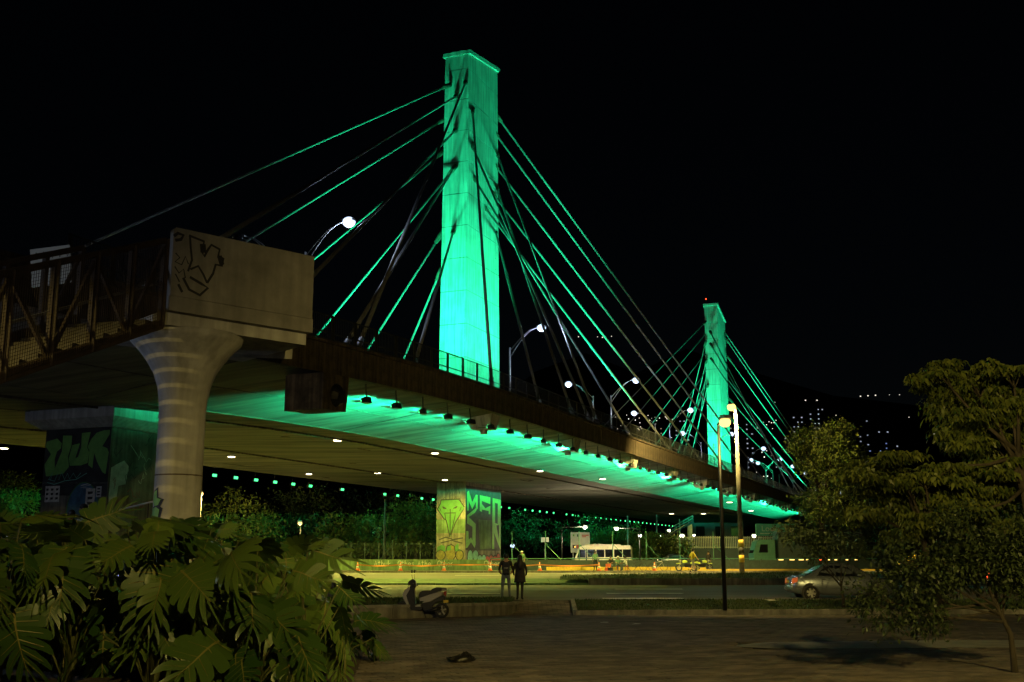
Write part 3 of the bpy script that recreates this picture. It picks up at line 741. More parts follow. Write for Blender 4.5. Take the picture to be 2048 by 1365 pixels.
# stair truss descending to the left, towards the camera
ra, rb = Vector((-7.5,22.8,6.84)), Vector((-8.78,18.4,4.95)); sl = (rb-ra); rc = ra+sl*1.95
side = Vector((-.96,.28,0)); Hh = 1.92
def lerp(a, b, t): return a+(b-a)*t
npan = 8; T8 = [lerp(ra, rc, i/npan) for i in range(npan+1)]
meshm = None
for sd in (0, 1):
    o_ = side*2.1*sd
    for nm, z, w, h in (('bottom_chord',.06,.14,.2),('top_chord',Hh,.12,.12),('stringer',.25,.06,.3)):
        if nm == 'stringer' and sd == 0: continue
        MB().bar(ra+o_+UP*z, rc+o_+UP*z, w, h).build(nm, M['truss_brown'], fb_root, world=True)
    for i, p in enumerate(T8):
        MB().bar(p+o_, p+o_+UP*Hh, .12, .09, up=side).build('post', M['truss_brown'], fb_root, world=True)
    for i in range(npan):
        a, b = (T8[i], T8[i+1]) if i % 2 else (T8[i+1], T8[i])
        MB().bar(a+o_+UP*.1, b+o_+UP*(Hh-.1), .08, .06, up=side).build('diagonal', M['truss_brown'], fb_root, world=True)
    if sd == 0:
        for i in range(npan):
            q = MB(); a, b = T8[i]+fn*.06, T8[i+1]+fn*.06; off = -side*.09
            for k in range(1, 19):
                c = lerp(T8[i], T8[i+1], k/19)+off; q.bar(c+UP*.05, c+UP*Hh, .009, .006, up=side)
            for k in range(1, 30):
                z = Hh*k/30; q.bar(T8[i]+off+UP*z, T8[i+1]+off+UP*z, .006, .006, up=side)
            q.build('mesh_panel', M['truss_brown'], fb_root, world=True)
            MB().bar(T8[i]+off+UP*(-.02), T8[i]+off+UP*(Hh+.03), .02, .05, up=side).build('panel_frame', M['pole_yellow'] if False else M['truss_brown'], fb_root, world=True)
for i in range(20):
    c = lerp(ra, rc, (i+.5)/20)+side*1.05+UP*(.12)
    R = Matrix((side.normalized(), Vector((sl.x,sl.y,0)).normalized(), UP)).transposed()
    MB().box(c, (1.95,.36,.13), R).build('tread', M['pole_concrete'], fb_root, world=True)
MB().bar(ra+side*.25+UP*.95, rc+side*.25+UP*.95, .05, .05).build('handrail', M['galv'], fb_root, world=True)
# painted board rising behind the stair (graffitied panel)
bd = empty('graffiti_board', tuple(U(105,520,27))); tag(bd, 'small pale graffitied panel above the stair at far left', 'panel')
a, b = U(66,500,27), U(145,490,27); c_ = U(66,522,27)
q = MB(); q.bar(Vector((a.x,a.y,a.z-.5)), Vector((b.x,b.y,b.z-.5)), .06, 1.0); q.build('panel', M['sign_white'], bd, world=True)
q = MB()
for k in range(5): 
    x0 = .1+k*.19; q.stroke([(x0,-.1),(x0+.05,-.3),(x0+.12,-.12)], Vector((a.x,a.y-.04,a.z)), (b-a)/1.0, UP, .03)
q.build('lettering', M['graf_dark'], bd, world=True)

# ---------------- painted graffiti: flat paint 4 mm off the wall
def face_map(o, u, v, wx0, wx1, wy0, wy1, W_, H_):
    """map picture-space (x right, y down) of a wall face to metres"""
    def f(pts): return [((x-wx0)/(wx1-wx0)*W_, (wy1-y)/(wy1-wy0)*H_) for x, y in pts]
    return f
def paint(polys, strokes, o, u, v, f, parent, name='graffiti'):
    """polys: (points, material, layer); strokes: (points, width, material, layer)"""
    nrm = Vector(u).cross(Vector(v)).normalized(); by = {}
    for pts, m, ly in polys: by.setdefault((m, ly), MB()).poly(f(pts), Vector(o)+nrm*(.004+.003*ly), u, v)
    for pts, w, m, ly in strokes: by.setdefault((m, ly), MB()).stroke(f(pts), Vector(o)+nrm*(.004+.003*ly), u, v, w)
    for (m, ly), mb in by.items(): mb.build(name, M[m], parent, world=True)
def arc(cx, cy, r, a0, a1, n=10, ry=None):
    ry = ry or r
    return [(cx+r*math.cos(math.radians(a0+(a1-a0)*i/n)), cy+ry*math.sin(math.radians(a0+(a1-a0)*i/n))) for i in range(n+1)]
# parapet: black outline letters at the left end
f = face_map(None,None,None, 345, 622, 458, 600, Lf, 1.53)
fo = fa+Vector((0,0,7.56))+fn*.17
St = [([(345,478),(352,470),(362,472),(358,482),(348,486)],.07,'black_paint',1),
 ([(372,470),(400,476),(398,500),(402,508),(408,492),(414,480),(430,486),(428,500),(438,504),(436,520),(424,520),(420,540),(410,562)],.055,'black_paint',1),
 ([(374,472),(376,492),(380,520),(374,545)],.05,'black_paint',1),([(378,540),(392,530),(402,545),(410,562)],.05,'black_paint',1),
 ([(366,560),(378,582),(398,590),(412,572),(400,566),(378,556)],.06,'black_paint',1),([(358,575),(366,590)],.06,'black_paint',1),
 ([(398,482),(400,500)],.14,'black_paint',1),([(430,500),(436,518)],.12,'black_paint',1),
 ([(350,512),(358,520),(350,530),(362,534),(368,515),(374,530)],.03,'black_paint',1),([(350,540),(358,552),(366,542),(370,560)],.03,'black_paint',1),
 ([(352,555),(360,570)],.03,'black_paint',1)]
paint([], St, fo, fd, UP, f, fb_root)
# column foot: green bubble letters with black outline, wrapped on the shaft
cyl = MB(); cyl2 = MB()
def on_col(x, y, r): 
    t = -math.pi/2-.35+((x-345)/95.)*1.75; 
    return Vector((-7.42+r*math.cos(t), 24.5+r*math.sin(t), 2+(1118-y)*24/2190*.985))
def col_patch(mb, pts, r):
    c = [on_col(x, y, r) for x, y in pts]; cc = sum(c, Vector())/len(c); d = Vector((cc.x+7.42, cc.y-24.5, 0)).normalized()
    cc = Vector((-7.42+d.x*r, 24.5+d.y*r, cc.z)); n = len(c); mb.add(c+[cc], [(i, (i+1) % n, n) for i in range(n)])
B1 = [(300,985),(314,980),(316,996),(330,1000),(322,1012),(306,1014),(298,1004)]; B2 = [(298,1018),(314,1014),(328,1020),(324,1036),(308,1044),(296,1040)]
for B in (B1, B2):
    cx = sum(p[0] for p in B)/len(B); cy = sum(p[1] for p in B)/len(B)
    def den(P, k): 
        out = []
        for i in range(len(P)):
            a, b = P[i], P[(i+1) % len(P)]
            out += [(cx+(a[0]+(b[0]-a[0])*j/3-cx)*k, cy+(a[1]+(b[1]-a[1])*j/3-cy)*k) for j in range(3)]
        return out
    col_patch(cyl2, den([(x+12,y) for x,y in B], 1.25), .519); col_patch(cyl, den([(x+12,y) for x,y in B], .95), .524)
cyl2.build('graffiti', M['black_paint'], col, world=True); cyl.build('graffiti', M['graf_green'], col, world=True)
# near pier, left face: WUK letters, blue disc, posters; right face: scrawls
LW = 3.9; HT = 8.0
po = BZ(PS, PLL+3.9, 0.0); f = face_map(None,None,None,150,935,110,1740,LW,HT)
Wk = [([(165,230),(290,205),(350,250),(345,300),(300,330),(280,400),(290,490),(360,330),(360,180),(470,185),(470,280),(440,380),(460,480),(400,540),(240,560),(190,560),(160,450),(230,350),(160,280)],'graf_green',2),
 ([(480,275),(570,262),(560,300),(530,400),(560,390),(590,300),(585,165),(690,160),(660,300),(690,350),(680,450),(600,470),(470,470),(450,400)],'graf_green',2),
 ([(700,230),(760,170),(850,150),(915,150),(915,190),(840,300),(900,320),(920,360),(900,560),(860,540),(790,440),(750,360),(740,500),(690,470),(690,330),(665,300)],'graf_green',2),
 ([(152,120),(932,118),(932,640),(152,620)],'graf_dark',0),
 (arc(660,900,190,0,360,28,270),'graf_blue',1),
 ([(155,625),(932,645),(932,760),(155,740)],'graf_dark',0)]
Ws = [([(230,590),(270,520),(250,600),(220,590),(300,610),(330,540),(350,600),(380,530),(420,600),(450,540),(480,595),(520,540),(560,590),(610,540)],.035,'graf_teal',3),
 ([(210,620),(300,640),(420,610),(560,600),(680,545)],.035,'graf_teal',3),(arc(660,900,190,0,360,30,270),.05,'graf_lime',2),
 ([(530,1000),(640,980),(740,900)],.04,'graf_lime',3),
 ([(620,660),(700,645),(740,655),(620,675),(750,690)],.03,'graf_white',3)]
paint(Wk, Ws, po, -BQ, UP, f, pier3)
for x0, y0, x1, y1 in ((200,655,252,805),(256,655,312,805),(316,655,372,805),(690,690,795,865),(808,672,868,770)):
    q = MB(); pp = f([(x0,y0),(x1,y0),(x1,y1),(x0,y1)]); q.slab(pp, po-BA*.02, -BQ, UP, BA, .006); q.build('poster', M['paper'], pier3, world=True)
    q = MB(); w_, h_ = x1-x0, y1-y0
    for k in range(3): q.poly(f([(x0+w_*.2,y0+h_*(.15+.28*k)),(x0+w_*.8,y0+h_*(.15+.28*k)),(x0+w_*.75,y0+h_*(.28+.28*k)),(x0+w_*.25,y0+h_*(.3+.28*k))]), po-BA*.028, -BQ, UP)
    q.build('print', M['graf_dark'], pier3, world=True)
ro = BZ(PS, PLL, 0); f = face_map(None,None,None,935,1400,110,1740,4.2,HT)
rnd = random.Random(3); St = []
for k in range(16):
    x, y = rnd.uniform(960,1360), rnd.uniform(250,850); pts = [(x,y)]
    for j in range(7): x += rnd.uniform(-8,26); y += rnd.choice((-1,1))*rnd.uniform(10,50); pts.append((x,y))
    St.append((pts, .03, rnd.choice(['black_paint','graf_dark','graf_red','graf_white']), 1))
paint([([(950,500),(990,460),(1040,420),(1075,470),(1060,640),(1010,660),(1000,800),(960,980),(945,760)],'graf_white',0)], St, ro, BA, UP, f, pier3)
# pier below the nearer pylon. left face
PW1 = 3.15; lo_ = BZ(S1-.2, PL+3.0, 1.2); f = face_map(None,None,None,205,575,185,1240,PW1,8.3)
lf = [([(215,520),(250,455),(265,405),(490,400),(560,500),(545,540),(470,640),(445,690),(385,860),(372,860),(330,660),(300,640)],'graf_lime',1),
 ([(470,640),(560,505),(545,545),(455,690),(395,850),(385,850),(440,690)],'graf_dark',2),
 ([(205,820),(575,820),(575,650),(205,650)],'green_lit_wall',0),
 (arc(262,1090,60,0,360,16,62),'graf_orange',2),([(215,1060),(220,990),(270,965),(320,980),(318,1050),(250,1030)],'graf_lime',3),
 ([(330,1050),(345,985),(400,965),(440,985),(450,1100),(420,1150),(375,1150),(340,1120)],'graf_orange',2),([(320,1040),(340,980),(390,965),(400,1030)],'graf_lime',3),
 (arc(505,1090,48,0,360,16,60),'graf_orange',2),([(440,1040),(450,975),(490,945),(492,1010),(530,1040),(470,1045)],'graf_lime',3),
 ([(205,1165),(575,1165),(575,1236),(205,1236)],'graf_green',1)]
ls = [([(215,520),(250,455),(265,405),(490,400),(560,500)],.11,'black_paint',3),([(215,520),(300,640),(330,660),(380,870)],.10,'black_paint',3),
 ([(310,570),(450,570),(440,620),(390,840)],.08,'black_paint',3),([(310,570),(325,660)],.08,'black_paint',3),([(380,520),(382,840)],.09,'black_paint',3),
 ([(280,490),(330,515),(300,515),(280,490)],.09,'black_paint',3),([(470,490),(420,515),(450,510),(470,490)],.09,'black_paint',3),
 ([(345,330),(360,270),(375,400)],.05,'graf_dark',3),([(380,330),(400,260),(410,400)],.05,'graf_dark',3),([(420,300),(440,240),(450,310),(480,260),(500,330)],.05,'graf_dark',3),
 ([(230,470),(225,430),(250,455),(255,410),(280,405),(310,370),(330,400)],.04,'black_paint',3),([(430,400),(450,365),(470,400),(500,390),(520,430),(545,430),(545,480),(565,465)],.04,'black_paint',3),
 ([(240,900),(330,870),(420,900),(550,880)],.12,'graf_dark',1),([(260,940),(400,910),(540,945)],.10,'graf_dark',1),
 ([(240,500),(262,548),(255,520)],.05,'black_paint',3),([(520,500),(500,550),(510,520)],.05,'black_paint',3)]
ls += [(arc(262,1090,62,0,360,16,64),.09,'black_paint',3),(arc(505,1090,50,0,360,16,62),.09,'black_paint',3),([(330,1050),(345,980),(400,960),(440,985),(455,1100),(420,1155),(375,1155)],.09,'black_paint',4)]
paint(lf, ls, lo_, -BQ, UP, f, pier1)
ro_ = BZ(S1-.2, PL-.15, 1.2); f = face_map(None,None,None,578,988,185,1240,9.0,8.3)
rf = [([(580,230),(985,230),(985,1030),(580,1030)],'graf_dark',0),
 ([(595,310),(612,290),(650,430),(690,330),(712,330),(712,500),(680,560),(612,620),(690,700),(690,960),(680,1000),(640,930),(600,1000),(585,1005),(585,795),(610,795),(615,900),(640,870),(655,910),(655,740),(595,700),(595,600),(690,500),(690,420),(650,520),(612,420),(612,540),(595,540)],'graf_green',1),
 ([(735,330),(858,340),(858,430),(760,400),(760,440),(800,490),(858,450),(858,560),(838,560),(838,520),(760,510),(760,540),(735,530)],'graf_green',1),
 ([(885,345),(982,355),(982,1020),(905,800),(905,1010),(880,1010)],'graf_green',1),
 ([(915,405),(948,410),(948,680),(915,670)],'graf_dark',2),([(930,700),(962,690),(965,900)],'graf_dark',2),
 ([(720,640),(870,640),(870,1000),(740,1020)],'green_lit_wall',1)]
for i, (x, y, w_, h_) in enumerate(((632,1110,28,80),(690,1090,30,60),(740,1150,26,60),(785,1145,24,60),(825,1160,26,60),(870,1150,24,60),(915,1160,28,60),(955,1140,22,70))):
    rf.append((arc(x, y, w_, 0, 360, 14, h_), 'graf_teal' if i < 4 else 'graf_red', 3)); rf.append((arc(x, y, w_*1.35, 0, 360, 14, h_*1.25), 'graf_dark', 2))
    rf.append(([(x-20,1190),(x+16,1180),(x+20,1236),(x-18,1236)], 'graf_teal' if i != 5 else 'graf_orange', 3))
paint(rf, [], ro_, BA, UP, f, pier1)
lo2 = BZ(S2-.2, PL+3.0, 1.2); f = face_map(None,None,None,0,100,0,300,3.15,8.3)
paint([([(0,0),(100,0),(100,170),(0,170)],'green_lit_wall',0)], [([(15,240),(35,200),(50,240),(20,262),(60,268),(66,220),(80,262),(90,220)],.2,'black_paint',1)], lo2, -BQ, UP, f, pier2)
paint([], [(arc(45,215,22,0,340,12,50),.25,'graf_teal',1),([(20,290),(60,250),(90,220)],.25,'graf_blue',1)], BZ(S2-.2, PL-.15, 1.2), BA, UP, face_map(None,None,None,0,100,0,300,8.8,8.3), pier2)

# ================================================================ STREET LAMPS AND POLES
def street_lamp(name, base, head, label, m_pole, m_glow, r_pole, r_glow, power=0, color=SODIUM, arm=True, band=False, group=None, aim=None):
    base = Vector(base); head = Vector(head); e = empty(name, tuple(base)); h = head-base
    top = Vector((0, 0, h.z-.1)) if arm else Vector((h.x, h.y, h.z-r_glow*.6))
    MB().tube([(0,0,-.1),(top.x*.5,top.y*.5,top.z*.5),top], [r_pole, r_pole*.85, r_pole*.62], 10).build('pole', M[m_pole], e, smooth=True)
    if arm: MB().tube([top+Vector((0,0,-.25)), top+Vector((0,0,.12)), h+Vector((0,0,.10))], r_pole*.4+.015, 8).build('arm', M[m_pole], e, smooth=True)
    d = Vector((h.x-top.x, h.y-top.y, 0)); d = d.normalized() if d.length > 1e-3 else Vector((0,-1,0))
    q = MB(); R = d.to_track_quat('Y','Z').to_matrix(); q.slab([(-.28,0),(.34,0),(.26,.13),(-.12,.16)], h+Vector((0,0,r_glow*.55)), d, UP, d.cross(UP), .16, .02); q.build('lamp_head', M['galv'], e)
    MB().ell(h, (r_glow,r_glow,r_glow*.85), 14, 8).build('lamp_globe', M[m_glow], e, smooth=True)
    if band:
        for z0, m in ((.9,'pole_yellow'),(1.5,'black_paint'),(2.1,'pole_yellow')):
            MB().lathe([(r_pole*1.02,z0),(r_pole*1.02,z0+.55)], 12, (0,0,0)).build('painted_band', M[m], e, smooth=True)
    if power and aim: spot('bulb', h+Vector((0,0,-r_glow*1.3)), Vector(aim)-base, power, color, 164, .5, .2, e, False)
    elif power: point('bulb', h+Vector((0,0,-r_glow*1.3)), power, color, .2, e, False)
    tag(e, label, 'street lamp', group); return e
street_lamp('street_lamp', (7.88,41.64,.24), U(1450,845,41.0), 'slim dark lamp post with bright sodium lamp on the near verge', 'dark_metal', 'e_sodium', .085, .22, PW['verge'], aim=(10,52,0))
street_lamp('street_lamp', (18.2,88.5,.85), U(1463,815,88), 'tall pale concrete lamp post with sodium lamp on the road island', 'pole_concrete', 'e_sodium', .21, .36, PW['island'], band=True, aim=(21,97,3))
_p = U(402,988,118); street_lamp('street_lamp', (_p.x-.1,118.4,.85), _p, 'sodium street lamp beyond the road, just right of the round column', 'pole_concrete', 'e_sodium', .15, .26, PW['left'])
_p = U(600,1047,112); street_lamp('street_lamp', (_p.x,112.4,.85), _p, 'low sodium lamp glowing in front of the dark trees', 'dark_metal', 'e_sodium', .08, .22, 260)
_p = U(770,996,120); street_lamp('street_lamp', (_p.x,120.3,.85), _p, 'pale lamp post standing behind the trees left of the painted pier', 'pole_concrete', 'glass_dark', .15, .2, 0)
for px, py, Y, lab, gm, r in ((1170,1055,124,'white lamp above the billboard behind the bus','e_white',.3),(1233,1058,124,'white lamp above the rear of the bus','e_white',.3),(1280,1072,170,'white lamp right of the bus, at the foot of the trees','e_white',.25),
   (1322,1073,175,'white lamp just left of the picket fence','e_white',.22),(1338,1062,190,'white lamp higher up beside the concrete stair','e_white',.26),(1364,1072,150,'white lamp on a pole in front of the picket fence','e_white',.28),
   (1388,1071,178,'white lamp right of the pole in front of the picket fence','e_white',.2),(1508,1072,150,'white globe lamp in front of the lettered hoarding','e_white',.26),(1025,1092,140,'blue-white lamp above the standing couple','e_cool',.28),
   (1875,990,75,'blue-white lamp glinting through the large tree','e_cool',.3)):
    _p = U(px, py, Y); street_lamp('street_lamp', (_p.x+(.1 if Y != 124 else (2.6 if px == 1233 else -2.6)),Y+.3,.85 if Y > 90 else .7), _p, lab, 'pole_concrete' if px in (1364,1508) else 'dark_metal', gm, .1, r*(.75 if Y == 124 else 1), PW['bus'] if Y == 124 else 0, (1,.85,.5), arm=(Y == 124))
for px, y0, Y, lab in ((1255,1033,160,'tall pale pole rising behind the rear of the bus'),(1313,1032,160,'tall pale pole between the bus and the stair'),(1359,1040,170,'tall grey pole in front of the stair')):
    _p = U(px, y0, Y); e = empty('pole', (_p.x, Y, .85)); MB().tube([(0,0,0),(0,0,_p.z-.85)], [.16,.1], 8).build('shaft', M['galv'], e, smooth=True); MB().ell((0,0,_p.z-.8), (.12,.12,.1), 8, 6).build('cap', M['galv'], e); tag(e, lab, 'pole')
# lamps outside the view light the plaza, the plants, the trees and the footbridge
def aimed(label, base, head, target, power, deg, color=SODIUM, glow='e_sodium'):
    e = street_lamp('street_lamp', base, head, label, 'galv', glow, .1, .12, 0)
    h = Vector(head)-Vector(base); t = Vector(target)-Vector(base)
    spot('bulb', h+(t-h).normalized()*.35, t, power, color, deg, .8, .15, e, False); return e
aimed('sodium street lamp on the plaza behind the viewpoint', (3.5,-7,-.03), (2.6,-6.4,10.5), (-4.2,11.5,0), PW['near'], 44)
aimed('added sodium lamp right of the viewpoint, unseen, brightening the plaza', (10,-1,-.03), (9.2,-.2,9.5), (4,26,0), PW['plaza'], 64)  # unseen lamp added to brighten the plaza
aimed('added tall sodium mast behind the viewpoint, unseen, lighting the trees', (-2,-19,-.03), (-1.6,-18,15), (22.6,44,7.2), PW['mast'], 17)  # unseen mast added; its narrow cone brightens the trees and spares the bridge
aimed('added warm white lamp behind the viewpoint, unseen, lighting the footbridge', (-2.5,-4,-.03), (-2.9,-3.4,8), (-6.6,24,6.6), PW['landing'], 34, (1,.84,.56), 'e_white')  # unseen fill lamp put in to lift the parapet and column
e_ = aimed('sodium street lamp left of the footbridge stair, outside the view', (-13.6,12.4,-.03), (-13,13,7.7), (-7.2,24.5,4.0), PW['stair'], 34)
[c for c in e_.children if c.type == 'LIGHT'][0].data.shadow_soft_size = .04
street_lamp('street_lamp', (-24,22,-.03), (-23,22.4,5.6), 'added cool white lamp outside the view at left, tinting the column', 'galv', 'e_cool', .1, .12, PW['cool'], COOL)  # added off-view lamp gives the column and near pier a cool fill

# ================================================================ WALLS, FENCES, BARRIERS BEYOND THE ROAD
wl = empty('roadside_wall', (-45,103,.9)); tag(wl, 'long low tagged concrete wall behind the cones and tape', 'wall')
x = -46.0; i = 0
while x < -2.3:
    w = min(3.0, -2.2-x); o = MB().box((x+w/2, 103.4, 1.42), (w-.015, .3, 1.06)).build('wall_panel', M['green_lit_wall'], wl, world=True); x += 3.0; i += 1
def scribble(word_pts, o, sc, m, parent):
    q = MB()
    for st in word_pts: q.stroke([(p[0]*sc, p[1]*sc) for p in st], o, (1,0,0), UP, .03)
    q.build('tag', M[m], parent, world=True)
LET = {'O':[arc(.3,.4,.28,0,360,12,.38)],'t':[[(.2,.8),(.2,.05),(.32,0)],[(.05,.55),(.4,.58)]],'h':[[(.08,.85),(.08,0)],[(.08,.4),(.25,.5),(.36,.35),(.36,0)]],'e':[arc(.24,.25,.2,0,320,10,.24),[(.05,.27),(.44,.27)]],'r':[[(.08,.5),(.08,0)],[(.08,.35),(.2,.5),(.34,.47)]],
       'A':[[(0,0),(.2,.8),(.4,0)],[(.08,.3),(.34,.32)]],'u':[[(.05,.5),(.07,.1),(.25,0),(.38,.12),(.38,.5)]],'k':[[(.08,.85),(.08,0)],[(.4,.5),(.1,.25),(.42,0)]],'s':[[(.36,.45),(.15,.5),(.1,.35),(.35,.2),(.3,.02),(.06,.05)]]}
def word(t, x, z, sc, m='graf_white'):
    cx = 0
    for c in t:
        scribble([[(p[0]+cx, p[1]) for p in st] for st in LET[c]], Vector((x, 103.24, z)), sc, m, wl); cx += .5
for px, t in ((748,'Athuk'),(795,'Othes'),(835,'Athe'),(874,'Other'),(968,'Other')):
    word(t, U(px,1130,103).x, 1.35, .62)
fe = empty('wire_fence', (-25,105,.9)); tag(fe, 'dark green wire fence on posts behind the low tagged wall', 'fence')
_x0, _x1 = U(592,1100,105.5).x, U(868,1100,105.5).x; n = 11
for i in range(n):
    x = _x0+(_x1-_x0)*i/(n-1); MB().tube([(x,105.5,.85),(x,105.5,3.45),(x-.05,105.4,3.6)], .04, 6).build('post', M['truck_dark'], fe, world=True)
    if i in (3, 7): 
        MB().tube([(x-1.2,105.5,1.9),(x,105.5,3.3)], .03, 5).build('brace', M['truck_dark'], fe, world=True)
for z in (1.95,3.4): MB().tube([(_x0,105.5,z),(_x1,105.5,z)], .022, 5).build('rail', M['truck_dark'], fe, world=True)
q = MB()
for k in range(150):
    x = _x0+(_x1-_x0)*k/150; q.add([(x,105.5,1.9),(x+.005,105.5,1.9),(x+1.4,105.5,3.4),(x+1.395,105.5,3.4)], [(0,1,2,3)]); q.add([(x,105.5,3.4),(x+.005,105.5,3.4),(x+1.4,105.5,1.9),(x+1.395,105.5,1.9)], [(0,1,2,3)])
o = q.build('wire', M['truck_dark'], fe, world=True); o['kind'] = 'stuff'
# dark green steel barrier to the right of the pier
ba = empty('steel_barrier', (10,104,.9)); tag(ba, 'dark green steel barrier running right from the painted pier', 'barrier')
xa, xb = -2.0, 36.0
for i in range(16):
    x = xa+(xb-xa)*i/15; MB().box((x,104.6,1.45), (.09,.09,1.15)).build('post', M['truck_dark'], ba, world=True)
    if i < 15: MB().box((x+(xb-xa)/30,104.66,1.42), ((xb-xa)/15-.1,.03,.96)).build('panel', M['truck_dark'], ba, world=True)
MB().box(((xa+xb)/2,104.6,2.04), (xb-xa,.12,.08)).build('top_rail', M['truck_green'], ba, world=True)
for i in range(7):
    x = 0+i*3.2; q = MB(); q.tube([(x,106.2,1.0),(x,106.2,4.6)], .04, 6); e = empty('fence_post', (x,106.2,.85)); q.build('shaft', M['truck_green'], e, world=True); MB().tube([(x,106.2,3.4),(x+1.6,106.2,1.8)], .03, 5).build('brace', M['truck_green'], e, world=True)
    tag(e, 'thin braced fence post behind the steel barrier, '+nth(i)+' from the painted pier', 'post', 'fence posts behind the barrier')
# yellow kerb block where the vendors sit
yb = empty('painted_kerb', (6,100.5,.98)); tag(yb, 'long yellow painted kerb in front of the steel barrier', 'kerb')
for i in range(9):
    MB().box((3.9+i*1.6,101.2,1.14), (1.56,.6,.32)).build('kerb_stone', M['pole_yellow'], yb, world=True)
MB().box((24,96.2,1.05), (16,.4,.2)).build('kerb_stone', M['pole_yellow'], yb, world=True)
# cones and tape
def cone(px, py, lab):
    p = G(px, py, 1.0); p = Vector((p.x, 97.5, .98)); e = empty('traffic_cone', tuple(p))
    MB().box((0,0,.025), (.42,.42,.05)).build('base', M['cone_orange'], e)
    MB().lathe([(.17,.05),(.13,.22)], 14).build('body', M['cone_orange'], e, smooth=True)
    MB().lathe([(.131,.22),(.095,.42)], 14).build('stripe', M['cloth_white'], e, smooth=True)
    MB().lathe([(.095,.42),(.075,.52)], 14).build('body', M['cone_orange'], e, smooth=True)
    MB().lathe([(.075,.52),(.055,.64)], 14).build('stripe', M['cloth_white'], e, smooth=True)
    MB().lathe([(.055,.64),(.035,.76)], 14).build('body', M['cone_orange'], e, smooth=True)
    tag(e, lab, 'cone', 'cones along the tape'); return p
cx = [653,740,819,899,984,1075,1184,1286]
cl = ['leftmost traffic cone, half hidden by a leaf','traffic cone second from the left along the tape','traffic cone behind the scooter mirror','traffic cone in front of the left edge of the painted pier','traffic cone left of the standing couple','traffic cone just right of the standing couple','traffic cone beside the seated vendors','rightmost traffic cone by the bicycles']
cp = [cone(x, 1140, l) for x, l in zip(cx, cl)]
for i in range(1, 6):
    a, b = cp[i]+Vector((0,-.05,.55)), cp[i+1]+Vector((0,-.05,.55)); q = MB(); sag = .12 if i != 3 else .03; w = .05; n = 14
    for k in range(n):
        t0, t1 = k/n, (k+1)/n; A_ = a.lerp(b,t0); B_ = a.lerp(b,t1); A_.z -= sag*4*t0*(1-t0); B_.z -= sag*4*t1*(1-t1)
        tw0, tw1 = .02*math.sin(t0*9), .02*math.sin(t1*9)
        q.add([A_+Vector((0,tw0,-w)), B_+Vector((0,tw1,-w)), B_+Vector((0,-tw1,w)), A_+Vector((0,-tw0,w))], [(0,1,2,3)])
    o = q.build('barrier_tape', M['tape_orange']); tag(o, ['','orange tape strung left of the scooter mirror','orange tape strung above the scooter, before the painted pier','taut orange tape in front of the painted pier','orange tape passing behind the standing couple','orange tape running right from the couple to the vendors'][i], 'tape', 'tape between the cones')

# ================================================================ VEGETATION
def leaf_arrays(C, D, Nn, Ln, Wd, droop=.18):
    """pointed leaf quads: base C, direction D, side from normal Nn"""
    C = np.asarray(C); D = np.asarray(D); D = D/np.linalg.norm(D, axis=1, keepdims=True)
    S = np.cross(D, Nn); S /= (np.linalg.norm(S, axis=1, keepdims=True)+1e-9)
    Ln = np.asarray(Ln)[:, None]; Wd = np.asarray(Wd)[:, None]
    up = np.array([[0,0,1.0]])
    a = C; t = C+D*Ln-up*Ln*droop; m = C+D*Ln*.45; l = m+S*Wd*.5-up*Wd*.12; r = m-S*Wd*.5-up*Wd*.12
    return np.stack([a, l, t, r], 1).reshape(-1, 3)
def mesh_quads(name, V, m, parent=None, world=False, smooth=False):
    n = len(V)//4; me = bpy.data.meshes.new(name)
    me.vertices.add(len(V)); me.vertices.foreach_set('co', np.asarray(V, dtype=np.float32).ravel())
    me.loops.add(n*4); me.loops.foreach_set('vertex_index', np.arange(n*4, dtype=np.int32))
    me.polygons.add(n); me.polygons.foreach_set('loop_start', np.arange(0, n*4, 4, dtype=np.int32)); me.polygons.foreach_set('loop_total', np.full(n, 4, dtype=np.int32))
    me.materials.append(m); me.update(calc_edges=True); me.validate()
    return obj(name, me, parent, world)
def rdir(n, rng):
    d = rng.normal(size=(n,3)); return d/np.linalg.norm(d, axis=1, keepdims=True)
